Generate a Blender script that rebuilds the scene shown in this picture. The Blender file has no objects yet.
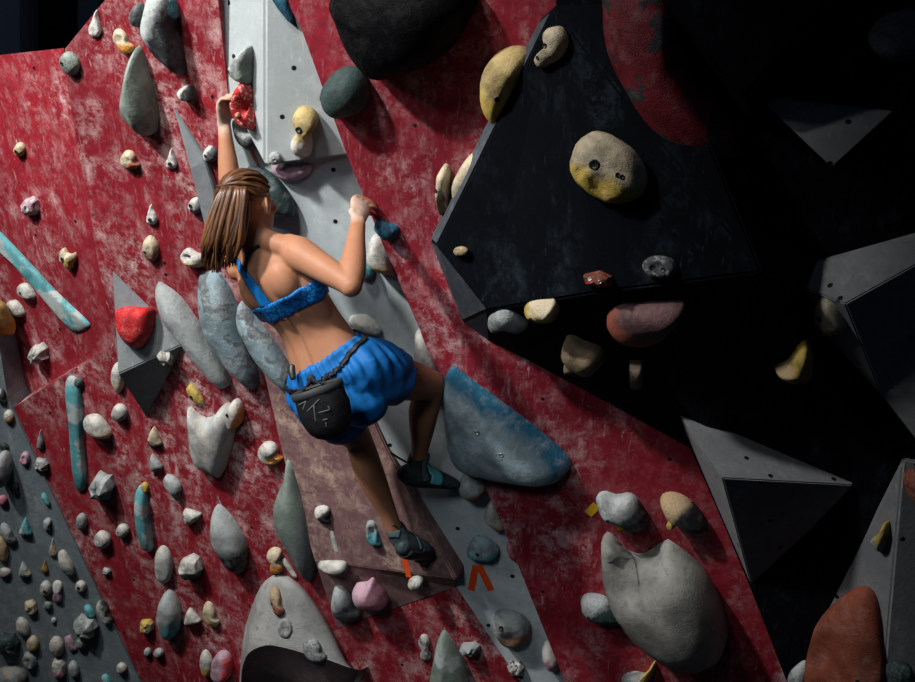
import bpy, bmesh, math, random
from mathutils import Vector, Matrix, noise
from mathutils.bvhtree import BVHTree
random.seed(7)
SC = bpy.context.scene
COL = SC.collection
V = Vector
# ------------------------------------------------------------------ camera
CAMZ = 2.2
CAM = V((0, 0, CAMZ))
LENS = 50.0
FPX = 915 * LENS / 36.0
cam = bpy.data.cameras.new('camera'); cam.lens = LENS; cam.sensor_width = 36
co = bpy.data.objects.new('camera', cam); COL.objects.link(co)
co.location = CAM; co.rotation_euler = (math.pi / 2, 0, 0)
cam.clip_start = .05
SC.camera = co
def ray(px, py):
    return V(((px - 457.5) / FPX, 1.0, (341.0 - py) / FPX))
def pd(px, py, d):                      # a point of the place at depth d
    return CAM + ray(px, py) * d
def proj(p):
    q = p - CAM
    return (457.5 + FPX * q.x / q.y, 341.0 - FPX * q.z / q.y)
N0 = V((-.35, -.8, -.48)).normalized()  # the overhanging wall faces left, out and down
P0 = pd(350, 350, 4.6)
def onplane(px, py, p, n):
    r = ray(px, py)
    return CAM + r * ((p - CAM).dot(n) / r.dot(n))
def wp(px, py, h=0.0):                  # a point h in front of the main wall plane
    return onplane(px, py, P0 + N0 * h, N0)

# ------------------------------------------------------------------ materials
PAL = dict(deepred=(.20, .012, .022), chalkwhite=(.78, .78, .75), clawgrey=(.27, .275, .26), dulltan=(.22, .16, .10), dullpink=(.17, .085, .09), white=(.55, .55, .52), cream=(.58, .50, .36), grey=(.30, .33, .34), greengrey=(.23, .29, .26), bluegrey=(.25, .35, .40),
           teal=(.06, .29, .34), orange=(.62, .24, .03), yellow=(.55, .40, .08), dark=(.022, .026, .032), pink=(.58, .24, .32),
           tan=(.42, .31, .18), red=(.62, .02, .025), blue=(.010, .105, .19), brown=(.20, .10, .06), darkgreen=(.03, .06, .06),
           darkgrey=(.10, .115, .125), turq=(.12, .42, .48), palegrey=(.38, .42, .43), rust=(.27, .07, .04), crimson=(.42, .02, .035),
           black=(.002, .0025, .004), steel=(.25, .26, .27), ochre=(.45, .28, .07), lilac=(.5, .33, .42), boneyellow=(.50, .38, .16))
class NT:
    def __init__(s, name):
        s.m = bpy.data.materials.new(name); s.m.use_nodes = True
        s.t = s.m.node_tree; s.t.nodes.clear()
        s.o = s.t.nodes.new('ShaderNodeOutputMaterial')
        s.b = s.t.nodes.new('ShaderNodeBsdfPrincipled')
        s.t.links.new(s.b.outputs[0], s.o.inputs[0])
    def n(s, t, **k):
        x = s.t.nodes.new(t)
        for a, b in k.items(): setattr(x, a, b)
        return x
    def l(s, a, b): s.t.links.new(a, b)
    def tc(s, out='Object', scale=(1, 1, 1), rot=(0, 0, 0)):
        c = s.n('ShaderNodeTexCoord'); m = s.n('ShaderNodeMapping')
        m.inputs['Scale'].default_value = scale; m.inputs['Rotation'].default_value = rot
        s.l(c.outputs[out], m.inputs['Vector']); return m.outputs[0]
    def noise(s, vec, scale, detail=6, rough=.6, dist=0):
        x = s.n('ShaderNodeTexNoise'); s.l(vec, x.inputs['Vector'])
        x.inputs['Scale'].default_value = scale; x.inputs['Detail'].default_value = detail
        x.inputs['Roughness'].default_value = rough; x.inputs['Distortion'].default_value = dist
        return x.outputs['Fac']
    def ramp(s, fac, a, b, ca=(0, 0, 0, 1), cb=(1, 1, 1, 1)):
        r = s.n('ShaderNodeValToRGB'); e = r.color_ramp.elements
        e[0].position = a; e[0].color = ca; e[1].position = b; e[1].color = cb
        s.l(fac, r.inputs[0]); return r.outputs[0]
    def math(s, op, a, b):
        x = s.n('ShaderNodeMath', operation=op)
        for i, q in enumerate((a, b)):
            if isinstance(q, (int, float)): x.inputs[i].default_value = q
            elif q is not None: s.l(q, x.inputs[i])
        return x.outputs[0]
    def mix(s, fac, a, b):
        x = s.n('ShaderNodeMix', data_type='RGBA')
        for i, q in ((0, fac), (6, a), (7, b)):
            if isinstance(q, (int, float)): x.inputs[i].default_value = q
            elif isinstance(q, tuple): x.inputs[i].default_value = (*q[:3], 1)
            else: s.l(q, x.inputs[i])
        return x.outputs[2]
    def bump(s, h, strength=.3, dist=.01):
        x = s.n('ShaderNodeBump'); x.inputs['Strength'].default_value = strength; x.inputs['Distance'].default_value = dist
        s.l(h, x.inputs['Height']); s.l(x.outputs[0], s.b.inputs['Normal'])
    def fin(s, col, rough=.6, spec=.3):
        if isinstance(col, tuple): s.b.inputs['Base Color'].default_value = (*col[:3], 1)
        else: s.l(col, s.b.inputs['Base Color'])
        s.b.inputs['Roughness'].default_value = rough
        s.b.inputs['Specular IOR Level'].default_value = spec
        return s.m
def wall_mat(name, base, deep, chalk, amt=.5, ang=0.0, rough=.7, holes=True, fine=1.0, bumps=.35):
    """painted, chalk-scuffed plywood: clouds and scratches along the climbing direction, small bolt holes"""
    t = NT(name)
    uv = t.tc('UV', (1, 1, 1), (0, 0, ang))
    st = t.tc('UV', (3.2, .8, 1), (0, 0, ang))
    st2 = t.tc('UV', (14, 2.4, 1), (0, 0, ang))
    big = t.noise(uv, 1.6, 5, .6, .4)
    c = t.mix(t.ramp(big, .3, .7), base, deep)
    gr = t.noise(uv, 26 * fine, 6, .7)
    c = t.mix(t.ramp(gr, .35, .75), c, deep)
    f1 = t.ramp(t.noise(st, 2.6, 9, .70, .25), .52 - .12 * amt, .80 - .14 * amt)
    f2 = t.ramp(t.noise(uv, 12, 9, .82, .1), .46, .60)
    cl = t.math('MULTIPLY', f1, f2)
    f3 = t.ramp(t.noise(st2, 3.2, 6, .7, .3), .62 - .05 * amt, .76)
    f4 = t.ramp(t.noise(uv, 2.3, 3, .5), .42, .60)
    sc = t.math('MULTIPLY', f3, f4)
    sp = t.math('MULTIPLY', t.ramp(t.noise(st, 17 * fine, 5, .75, .3), .60, .67), t.ramp(t.noise(uv, 1.9, 4, .6), .44, .64))
    fac = t.math('MAXIMUM', t.math('MAXIMUM', t.math('MULTIPLY', cl, .8), t.math('MULTIPLY', sc, .85)), t.math('MULTIPLY', sp, .8))
    reg = t.math('ADD', t.math('MULTIPLY', t.ramp(t.noise(uv, 1.35, 5, .6, .8), .40, .60), .8), .28)
    fac = t.math('MULTIPLY', t.math('MULTIPLY', fac, reg), min(1.0, .55 + .45 * amt))
    c = t.mix(fac, c, chalk)
    if holes:
        vo = t.n('ShaderNodeTexVoronoi', voronoi_dimensions='2D'); t.l(uv, vo.inputs['Vector']); vo.inputs['Scale'].default_value = 2.3 if 'red' in name else 5.5
        h = t.ramp(vo.outputs['Distance'], *((.014, .019) if 'red' in name else (.042, .052)), (1, 1, 1, 1), (0, 0, 0, 1))
        c = t.mix(h, c, (.004, .004, .006))
    t.bump(t.noise(uv, 60, 6, .7), bumps, .004)
    return t.fin(c, rough, .06 if 'navy' in name else .2)
MW = dict(
    red=wall_mat('red_paint', (.36, .016, .032), (.15, .006, .014), (.84, .70, .71), 1.0, .35),
    redleft=wall_mat('red_paint_left', (.36, .018, .033), (.17, .006, .015), (.82, .68, .69), .9, .9),
    redright=wall_mat('red_paint_right', (.33, .018, .036), (.14, .006, .015), (.78, .62, .65), .85, -.5),
    grey=wall_mat('grey_paint', (.55, .62, .645), (.34, .40, .43), (.74, .77, .78), .5, .3, holes=True, bumps=.2),
    prism=wall_mat('pale_grey_paint', (.46, .51, .53), (.32, .37, .39), (.68, .71, .72), .5, .2, holes=True, bumps=.2),
    slate=wall_mat('slate_paint', (.21, .255, .285), (.11, .14, .16), (.48, .53, .56), .8, .42, holes=False),
    brown=wall_mat('worn_brown_wood', (.27, .145, .15), (.14, .075, .085), (.66, .50, .38), 1.25, .2, holes=False, fine=.7),
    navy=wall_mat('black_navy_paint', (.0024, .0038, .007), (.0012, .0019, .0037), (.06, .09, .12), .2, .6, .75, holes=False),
    volgrey=wall_mat('volume_grey_paint', (.27, .285, .30), (.16, .17, .185), (.48, .50, .51), .6, .6, .6, holes=True),
    voltri=wall_mat('volume_blue_grey_paint', (.24, .27, .29), (.15, .17, .19), (.50, .53, .55), .4, .3, holes=False),
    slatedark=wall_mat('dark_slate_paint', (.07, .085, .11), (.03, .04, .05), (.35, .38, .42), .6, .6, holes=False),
    back=wall_mat('dark_hall', (.012, .013, .016), (.008, .009, .012), (.02, .02, .022), .1, holes=False),
)
def uv_planar(me):
    uvl = me.uv_layers.new(name='UVMap')
    for p in me.polygons:
        n = p.normal
        u = V((1, 0, 0)) - n * n.x
        if u.length < .1: u = V((0, 1, 0)) - n * n.y
        u.normalize(); v = n.cross(u)
        for li in p.loop_indices:
            q = me.vertices[me.loops[li].vertex_index].co
            uvl.data[li].uv = (q.dot(u), q.dot(v))
def link(name, me, mat=None, parent=None, smooth=False):
    o = bpy.data.objects.new(name, me); COL.objects.link(o)
    if mat: me.materials.append(mat)
    if smooth:
        for p in me.polygons: p.use_smooth = True
    if parent: o.parent = parent
    return o
def tag(o, label, cat, group=None):
    o['label'] = label; o['category'] = cat
    if group: o['group'] = group
    return o
BV = []      # (name, list of verts, polys) of everything a hold can be bolted to
def slab(name, pts, mat, thick=.3, direction=None, kind='structure'):
    """a wall panel: a front polygon (points of the place) with a thickness behind it"""
    n = (pts[1] - pts[0]).cross(pts[2] - pts[0])
    from mathutils.geometry import normal, tessellate_polygon
    n = normal(pts)
    if n.dot(CAM - pts[0]) < 0: pts = pts[::-1]; n = -n
    d = (direction or -N0).normalized() * thick
    bm = bmesh.new()
    f = [bm.verts.new(p) for p in pts]; b = [bm.verts.new(p + d) for p in pts]
    tris = tessellate_polygon([pts])
    for a in tris:
        try:
            fc = bm.faces.new([f[i] for i in a]); fb = bm.faces.new([b[i] for i in a][::-1])
        except ValueError: pass
    L = len(pts)
    for i in range(L):
        bm.faces.new((f[i], b[i], b[(i + 1) % L], f[(i + 1) % L]))
    bmesh.ops.recalc_face_normals(bm, faces=bm.faces)
    me = bpy.data.meshes.new(name); bm.to_mesh(me); bm.free()
    uv_planar(me)
    o = link(name, me, mat)
    if kind: o['kind'] = kind
    BV.append(o)
    return o
def volume(name, verts, faces, mat, bevel=.006, label=None, kind=None, cat='climbing volume', back=.02, group=None, mat2=None, second=()):
    """a faceted plywood box: verts = {key: (px, py, h)} or points; bolted to the wall, bottom closed behind"""
    bm = bmesh.new(); vs = {}
    for k, p in verts.items():
        vs[k] = bm.verts.new(p if isinstance(p, Vector) else wp(*p))
    for i, f in enumerate(faces): bm.faces.new([vs[c] for c in f]).material_index = 1 if i in second else 0
    bm.normal_update()
    edges = [e for e in bm.edges if e.is_boundary]
    r = bmesh.ops.extrude_edge_only(bm, edges=edges)
    nv = [g for g in r['geom'] if isinstance(g, bmesh.types.BMVert)]
    for v in nv:                        # skirt going back into the wall
        h = (v.co - P0).dot(N0)
        v.co -= N0 * (max(h, 0) + back)
    be = [e for e in bm.edges if e.is_boundary]
    bmesh.ops.holes_fill(bm, edges=be, sides=0)
    bmesh.ops.recalc_face_normals(bm, faces=bm.faces)
    if bevel:
        ee = [e for e in bm.edges if len(e.link_faces) == 2 and e.calc_face_angle(0) > .12]
        bmesh.ops.bevel(bm, geom=ee, offset=bevel, segments=2, affect='EDGES', clamp_overlap=True)
    bmesh.ops.triangulate(bm, faces=[f for f in bm.faces if len(f.verts) > 4])
    me = bpy.data.meshes.new(name); bm.to_mesh(me); bm.free()
    uv_planar(me)
    o = link(name, me, mat)
    if mat2: me.materials.append(mat2)
    if kind: o['kind'] = kind
    if label: tag(o, label, cat, group)
    BV.append(o)
    return o

# ------------------------------------------------------------------ the setting
def PL(pts, h=0): return [wp(x, y, h) for x, y in pts]
HINGE = [(228, 95), (520, 682)]
# middle red wall
slab('wall_middle', PL([(64, 50), (105, 0), (150, -55), (212, -55), (218, 0), (228, 95), (385, 448), (456, 586), (520, 682), (602, 830),
                        (212, 830), (140, 682), (8, 411), (112, 345), (66, 78)]), MW['red'], .45)
# left red wall: turned a little and set back along the fold
ax = (wp(66, 78) - wp(112, 345)).normalized()
NL = Matrix.Rotation(math.radians(-11), 3, ax) @ N0
pl = wp(66, 78)
slab('wall_left', [onplane(x, y, pl, NL) for x, y in [(64, 48), (66, 78), (112, 345), (120, 420), (-20, 520), (-260, 520), (-260, 60), (0, 55)]], MW['redleft'], .3, V((0, 1, -.05)))
# low grey wall at the bottom left
ax = (wp(8, 400) - wp(140, 682)).normalized()
NB = Matrix.Rotation(math.radians(14), 3, ax) @ N0
pb = wp(8, 400, .01)
slab('wall_lower', [onplane(x, y, pb, NB) for x, y in [(-5, 320), (8, 400), (140, 682), (212, 830), (-330, 830), (-330, 300)]], MW['slate'], .2)
# grey channel, hinged on the red wall's edge and running back behind the right-hand red wall
ax = (wp(*HINGE[0]) - wp(*HINGE[1])).normalized()
NC = Matrix.Rotation(math.radians(10), 3, ax) @ N0
if NC.x < N0.x: NC = Matrix.Rotation(math.radians(-10), 3, ax) @ N0
pc = wp(*HINGE[0], -.004)
slab('wall_channel', [onplane(x, y, pc, NC) for x, y in [(205, -60), (215, 0), (222, 95), (246, 235), (296, 335), (385, 448), (456, 586), (520, 682), (602, 830), (700, 830), (345, -60)]], MW['grey'], .12)
# right red wall
slab('wall_right', PL([(283, -60), (285, 0), (300, 25), (345, 150), (385, 250), (420, 330), (440, 385), (500, 520), (565, 682), (632, 830), (1300, 830), (1300, -300), (283, -300)]), MW['redright'], .3)
# black upper right wall
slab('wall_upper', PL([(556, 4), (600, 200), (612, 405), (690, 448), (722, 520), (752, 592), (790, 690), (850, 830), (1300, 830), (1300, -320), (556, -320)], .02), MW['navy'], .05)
# hall behind the wall, floor mats
me = bpy.data.meshes.new('wall_back'); me.from_pydata([(-9, 10, 0), (3, 10, 0), (3, 10, 7), (-9, 10, 7)], [], [(0, 1, 2, 3)]); uv_planar(me)
o = link('wall_back', me, MW['back']); o['kind'] = 'structure'
def boxmesh(name, lo, hi, bev=0):
    bm = bmesh.new(); bmesh.ops.create_cube(bm, size=1)
    for v in bm.verts: v.co = V([(lo[i] + hi[i]) / 2 + v.co[i] * (hi[i] - lo[i]) for i in range(3)])
    if bev: bmesh.ops.bevel(bm, geom=bm.edges[:], offset=bev, segments=2, affect='EDGES')
    me = bpy.data.meshes.new(name); bm.to_mesh(me); bm.free(); uv_planar(me); return me
o = link('trim_1', boxmesh('trim_1', (-3.6, 9.2, 0), (-3.17, 9.6, 7)), NT('grey_column').fin((.55, .56, .57), .8)); o['kind'] = 'structure'
o = link('trim_2', boxmesh('trim_2', (-2.75, 9.2, 0), (-2.6, 9.6, 7), ), NT('dark_column').fin((.30, .31, .32), .8)); o['kind'] = 'structure'
o = link('floor', boxmesh('floor', (-6, -1.5, -.3), (7, 10, 0)), MW['back']); o['kind'] = 'structure'

# ------------------------------------------------------------------ volumes
# pale prism volume over the top of the channel
_a, _b, _c = wp(265, -45, .0), wp(265, 166, .065), wp(353, 155, -.03)
_n = (_b - _a).cross(_c - _a).normalized()
_d = wp(229, 97, 0); _m = (_b - _a).cross(_d - _a).normalized()
volume('prism_volume', dict(a=_a, b=_b, l0=onplane(213, -45, _a, _m), l1=_d, l2=onplane(236, 112, _a, _m), r0=onplane(291, -45, _a, _n), r1=onplane(305, 25, _a, _n), r2=_c),
       [('a', 'b', 'l2', 'l1', 'l0'), ('a', 'r0', 'r1', 'r2', 'b')], MW['prism'], .008,
       'pale grey prism-shaped volume running down from the top above the climber', back=.2)
# worn brown panel under the climber
volume('panel_volume', dict(a=(252, 322, .005), b=(330, 322, .005), c=(386, 447, .02), d=(457, 579, .075), e=(337, 629, .0), f=(314, 560, .055), g=(284, 462, .03), h=(456, 587, .0)),
       [('a', 'b', 'c', 'g'), ('g', 'c', 'd', 'f'), ('f', 'd', 'h', 'e')], MW['brown'], .005,
       "worn brown wooden wedge volume under the climber's left foot", back=.03)
# blue-grey tetrahedron on the left fold
volume('triangle_volume', dict(a=(112, 269, .0), b=(183, 344, .01), c=(118, 374, .13), d=(146, 418, .0)),
       [('a', 'b', 'c'), ('c', 'b', 'd')], MW['voltri'], .004,
       'triangular blue-grey volume carrying the red jug on the left', back=.05)
# slim grey spike beside the hair
volume('spike_volume', dict(a=(172, 103, .0), b=(205, 160, .02), c=(226, 232, .03), d=(206, 232, .05), e=(190, 168, .035)),
       [('a', 'b', 'e'), ('e', 'b', 'c', 'd')], MW['voltri'], .003,
       "slim grey spike-shaped volume left of the climber's raised arm")
# big black overhanging volume
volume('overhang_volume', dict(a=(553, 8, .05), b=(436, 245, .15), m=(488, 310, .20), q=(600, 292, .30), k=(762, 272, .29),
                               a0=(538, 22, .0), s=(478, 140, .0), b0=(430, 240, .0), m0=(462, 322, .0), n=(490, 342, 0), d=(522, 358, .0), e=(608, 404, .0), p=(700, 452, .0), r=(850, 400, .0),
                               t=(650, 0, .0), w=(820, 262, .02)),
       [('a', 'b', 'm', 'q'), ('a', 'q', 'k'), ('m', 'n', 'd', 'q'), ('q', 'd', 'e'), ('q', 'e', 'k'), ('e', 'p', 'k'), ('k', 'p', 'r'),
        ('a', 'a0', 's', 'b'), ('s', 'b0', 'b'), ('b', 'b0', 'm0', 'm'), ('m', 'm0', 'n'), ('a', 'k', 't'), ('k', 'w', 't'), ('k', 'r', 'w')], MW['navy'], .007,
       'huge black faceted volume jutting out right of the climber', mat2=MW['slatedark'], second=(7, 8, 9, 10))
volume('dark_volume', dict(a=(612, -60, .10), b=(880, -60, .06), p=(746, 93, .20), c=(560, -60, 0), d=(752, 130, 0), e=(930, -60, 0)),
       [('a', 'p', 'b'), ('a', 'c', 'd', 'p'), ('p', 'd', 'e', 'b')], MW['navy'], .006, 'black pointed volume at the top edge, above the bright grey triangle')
volume('pyramid_volume', dict(a=(757, 97, .03), b=(893, 112, .03), c=(832, 168, .20), d=(826, 138, .0)),
       [('a', 'c', 'b'), ('a', 'd', 'c'), ('c', 'd', 'b')], MW['volgrey'], .004, 'grey pyramid volume with a bright triangular top face at upper right')
volume('star_volume', dict(a=(770, 275, .03), b=(1010, 212, .06), c=(845, 304, .20), d=(882, 396, .05), e=(1010, 560, .06)),
       [('a', 'c', 'b'), ('c', 'd', 'b'), ('a', 'd', 'c'), ('b', 'd', 'e')], MW['volgrey'], .004, 'wide grey faceted volume at the right edge above the pale two-hole hold')
volume('fin_volume', dict(a=(672, 403, .0), b=(853, 485, .03), c=(722, 478, .26), d=(753, 592, .0)),
       [('a', 'c', 'b'), ('c', 'd', 'b'), ('a', 'd', 'c')], MW['volgrey'], .004, 'grey fin-shaped volume with a long pale top face, lower right')
volume('wedge_volume', dict(a=(903, 459, .03), b=(745, 770, .0), c=(874, 790, .20), d=(1015, 790, .03), e=(1000, 480, .03)),
       [('a', 'b', 'c'), ('a', 'c', 'd', 'e')], MW['volgrey'], .006, 'tall grey wedge volume in the bottom right corner')
# ------------------------------------------------------------------ climbing holds
bpy.context.view_layer.update()
TREES = []
for o in BV:
    me = o.data
    TREES.append((o, BVHTree.FromPolygons([v.co for v in me.vertices], [tuple(p.vertices) for p in me.polygons])))
def hit(px, py, only=None):
    best = None
    r = ray(px, py).normalized()
    for o, t in TREES:
        if only and not o.name.startswith(only): continue
        loc, n, i, d = t.ray_cast(CAM, r)
        if loc is not None and (best is None or d < best[2]):
            if n.dot(r) > 0: n = -n
            best = (loc, n, d, o)
    if best is None and only: return hit(px, py)
    return best
UN = {
 'egg': [(0, 1), (.62, .72), (.95, .1), (.78, -.6), (.1, -1), (-.6, -.8), (-.98, -.1), (-.7, .68)],
 'oval': [(math.cos(a * math.pi / 5), math.sin(a * math.pi / 5)) for a in range(10)],
 'drop': [(0, 1), (.28, .55), (.72, -.05), (.95, -.55), (.55, -.95), (-.1, -1), (-.75, -.85), (-.95, -.4), (-.6, .1), (-.22, .6)],
 'tri': [(-.1, 1), (.3, .55), (.75, -.25), (1, -.8), (.5, -1), (-.4, -.95), (-1, -.7), (-.8, 0), (-.45, .6)],
 'bean': [(-.2, 1), (.5, .8), (.75, .2), (.6, -.3), (.95, -.75), (.3, -1), (-.5, -.8), (-.85, -.2), (-.9, .5)],
 'block': [(-.7, .9), (.5, 1), (.95, .5), (1, -.6), (.5, -1), (-.6, -.9), (-1, -.3), (-.95, .5)],
 'wedge': [(-.9, .8), (-.1, .95), (.5, .4), (1, -.5), (.85, -.95), (.2, -.9), (-.5, -.45), (-1, .2)],
 'crystal': [(-.55, 1), (.1, .75), (.55, .85), (1, .1), (.7, -.55), (.85, -.95), (0, -.8), (-.6, -1), (-.7, -.4), (-1, .15)],
 'crescent': [(.6, 1), (1, .6), (.9, .1), (.5, -.4), (-.1, -.8), (-.7, -1), (-1, -.7), (-.6, -.3), (-.3, .2), (-.35, .7), (.1, .9)],
 'spool': [(-1, .7), (-.6, 1), (-.2, .55), (.35, .5), (.7, .75), (1, .2), (.75, -.5), (.8, -.95), (.3, -1), (.05, -.5), (-.5, -.35), (-.85, 0)],
 'peanut': [(0, 1), (.75, .8), (.95, .4), (.55, -.05), (.8, -.45), (.7, -.9), (0, -1), (-.7, -.85), (-.85, -.4), (-.5, 0), (-1, .4), (-.75, .85)],
 'jaw': [(-.8, 1), (.2, .8), (1, .1), (.95, -.6), (.7, -1), (.2, -.6), (-.3, -.1), (-1, .35)],
 'bar': [(-.75, .98), (.5, 1), (.95, .9), (1, 0), (.9, -.93), (.4, -1), (-.6, -.97), (-.95, -.8), (-1, 0), (-.95, .8)],
 'cone': [(0, 1), (.35, .5), (.7, -.2), (1, -.75), (.6, -1), (-.3, -1), (-.9, -.8), (-.7, -.1), (-.35, .5)],
}
def smooth_closed(pts, n):
    L = len(pts); out = []
    for k in range(n):
        t = k / n * L; i = int(t); f = t - i
        p0, p1, p2, p3 = (pts[(i + q) % L] for q in (-1, 0, 1, 2))
        out.append(tuple(.5 * (2 * b + (c - a) * f + (2 * a - 5 * b + 4 * c - d) * f * f + (3 * b - a - 3 * c + d) * f ** 3)
                         for a, b, c, d in zip(p0, p1, p2, p3)))
    return out
MCACHE = {}
def tone_mat(tone, size, h, spec=.3, chalk=.45):
    """cast resin: one colour or two ('a/b:deg', b lies towards deg; 'a/b:rim', b near the wall), dusted with chalk patches"""
    key = (tone, round(size, 2), round(h, 2), chalk)
    if key in MCACHE: return MCACHE[key]
    t = NT('resin_' + tone.replace('/', '_').replace(':', '_'))
    ob = t.tc('Object')
    parts = tone.split(':')[0].split('/')
    c1 = PAL[parts[0]]
    f = 1 / max(size, .02)
    n1 = t.noise(ob, 1.6 * f, 5, .6, .3); n2 = t.noise(ob, 6 * f, 6, .7)
    dk = tuple(x * .45 for x in c1); lt = tuple(min(.75, x * .55 + .30) for x in c1)
    c = t.mix(t.ramp(n1, .36, .62), dk, c1)
    if len(parts) > 1:
        c2 = PAL[parts[1]]; d = tone.split(':')[1] if ':' in tone else '270'
        sx = t.n('ShaderNodeSeparateXYZ'); t.l(ob, sx.inputs[0])
        if d == 'speck':
            g = t.math('MULTIPLY', t.math('ADD', t.noise(ob, 8 * f, 2, .5), -.56), 3.0)
        elif d == 'rim':
            g = t.math('SUBTRACT', .62, t.math('MULTIPLY', sx.outputs[2], .85 / h))
        elif d == 'spots':
            g = t.math('ADD', t.math('MULTIPLY', t.noise(ob, 3.2 * f, 3, .5), 2.4), -1.3)
        else:
            a = math.radians(float(d)); g = t.math('ADD', t.math('MULTIPLY', sx.outputs[0], math.cos(a) / size), t.math('MULTIPLY', sx.outputs[1], math.sin(a) / size))
        g = t.math('ADD', g, t.math('MULTIPLY', t.math('ADD', n1, -.5), .9))
        c = t.mix(t.ramp(g, 0.0, .3 if d != 'spots' else .12), c, c2)
    ck = t.ramp(t.math('MULTIPLY', t.ramp(t.noise(ob, 2.4 * f, 7, .7, .5), .40, .72), t.ramp(n2, .3, .62)), .15, .8)
    c = t.mix(t.math('MULTIPLY', ck, chalk), c, lt)
    c = t.mix(t.math('MULTIPLY', t.ramp(t.noise(ob, 11 * f, 5, .7), .54, .70), .55), c, tuple(x * .30 for x in c1))
    t.bump(t.math('ADD', n2, t.math('MULTIPLY', t.noise(ob, 220, 3, .6), .5)), .6, .008)
    m = t.fin(c, .6, .06 if tone == 'black' else spec)
    MCACHE[key] = m
    return m
M_BOLT = NT('bolt_black').fin((.008, .008, .010), .45, .5)
M_STEEL = NT('bolt_steel').fin((.35, .36, .37), .35, .6); M_STEEL.node_tree.nodes['Principled BSDF'].inputs['Metallic'].default_value = .7
EXTRA = []
def hold(px_pts, ctr, h, tone, label, wall=None, name='climbing_hold', flat=False, apex=(0, 0), box=.75, amp=.10, dents=(), bolts=(), br=.009,
         seg=None, group=None, cat='climbing hold', steel=False, chalk=.45, smooth=True, parts=(), lift=0.0, ridge=0.0, lim=None):
    hh = hit(*ctr, only=wall)
    loc, n, _, wo = hh
    Y = (loc - CAM).y; mpp = Y / FPX
    X = V((1, 0, 0)) - n * n.x; X.normalize(); Yv = n.cross(X)
    M = Matrix((X, Yv, n)).transposed().to_4x4(); M.translation = loc
    seg = seg or (len(px_pts) if flat else 26)
    base = [tuple(p) for p in px_pts] if flat else smooth_closed([tuple(p) for p in px_pts], seg)
    tx0, tx1 = min(p[0] for p in base), max(p[0] for p in base); ty0, ty1 = min(p[1] for p in base), max(p[1] for p in base)
    K = 3 if flat else 8
    cur = list(base); rs = random.Random(hash(label) % 1000 if False else sum(map(ord, label)))
    seed = V((rs.random() * 50, rs.random() * 50, rs.random() * 50))
    jit = [rs.uniform(-1, 1) for _ in range(400)]
    def build(pts):
        L = []
        for p in pts:
            q = onplane(p[0], p[1], loc, n) - loc
            L.append(V((q.dot(X), q.dot(Yv), 0)))
        cx = sum(q.x for q in L) / len(L); cy = sum(q.y for q in L) / len(L)
        ex = (max(q.x for q in L) - min(q.x for q in L)) / 2; ey = (max(q.y for q in L) - min(q.y for q in L)) / 2
        sz = (ex + ey) / 2
        vs = [V((q.x, q.y, -.004)) for q in L]; rings = 1
        for k in range(K + 1):
            t = k / K
            a = t * math.pi / 2
            if flat: s, z = [(1, .22), (.82, .72), (.42, 1.0), (.0, 1.02)][k]
            else: s, z = max(math.cos(a), 0) ** box, math.sin(a) ** .9
            if k == K:
                vs.append(V((cx + apex[0] * ex, cy + apex[1] * ey, h * z))); break
            for i, q in enumerate(L):
                p = V((cx + (q.x - cx) * s + apex[0] * ex * z, cy + (q.y - cy) * s + apex[1] * ey * z, h * z))
                if flat and k: p.z *= 1 + .22 * jit[(i * 3 + k * 31) % 400]; p.x += .10 * sz * jit[(i * 7 + k) % 400]
                vs.append(p)
            rings += 1
        for v in vs:
            if v.z > 0:
                u = ((v.x - cx) / ex, (v.y - cy) / ey)
                if not flat:
                    d = noise.noise_vector(V((v.x, v.y, v.z)) / sz * 1.3 + seed) * amp * sz * .8
                    d += noise.noise_vector(V((v.x, v.y, v.z)) / sz * 3.5 + seed) * amp * sz * .25
                    v += d * min(1, v.z / (h * .35))
                if ridge: v.z *= 1 + ridge * (1 - min(1, abs(u[0]) * 1.8))
                for (dx, dy, rr, dep) in dents:
                    w = math.exp(-((u[0] - dx) ** 2 + (u[1] - dy) ** 2) / (rr * rr))
                    v.z = max(.002, v.z - dep * h * w)
        return vs, rings, (cx, cy, ex, ey)
    for it in range(5):
        vs, rings, bb = build(cur)
        pr = [proj(M @ v) for v in vs]
        x0, x1 = min(p[0] for p in pr), max(p[0] for p in pr); y0, y1 = min(p[1] for p in pr), max(p[1] for p in pr)
        if it == 4: break
        fx = max(.55, min(1.6, (tx1 - tx0) / (x1 - x0))); fy = max(.55, min(1.6, (ty1 - ty0) / (y1 - y0)))
        cxm, cym = (x0 + x1) / 2, (y0 + y1) / 2; tcx, tcy = (tx0 + tx1) / 2, (ty0 + ty1) / 2
        cur = [((p[0] - cxm) * fx + tcx, (p[1] - cym) * fy + tcy) for p in cur]
    S = seg
    fs = []
    for k in range(rings - 1):
        for i in range(S):
            j = (i + 1) % S
            fs.append((k * S + i, k * S + j, (k + 1) * S + j, (k + 1) * S + i))
    top = len(vs) - 1
    for i in range(S): fs.append(((rings - 1) * S + i, (rings - 1) * S + (i + 1) % S, top))
    fs.append(tuple(range(S))[::-1])
    # own origin at the middle of the base
    c0 = V((bb[0], bb[1], 0))
    M2 = M.copy(); M2.translation = M @ c0
    vs = [v - c0 for v in vs]
    me = bpy.data.meshes.new(name); me.from_pydata([tuple(v) for v in vs], [], fs)
    bm = bmesh.new(); bm.from_mesh(me); bmesh.ops.recalc_face_normals(bm, faces=bm.faces)
    if flat: bmesh.ops.bevel(bm, geom=bm.edges[:], offset=min(bb[2], bb[3]) * .05, segments=1, affect='EDGES', clamp_overlap=True)
    bm.to_mesh(me); bm.free()
    mat = tone_mat(tone, max(bb[2], bb[3]), h, chalk=chalk)
    multi = bool(bolts) or bool(parts)
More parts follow.
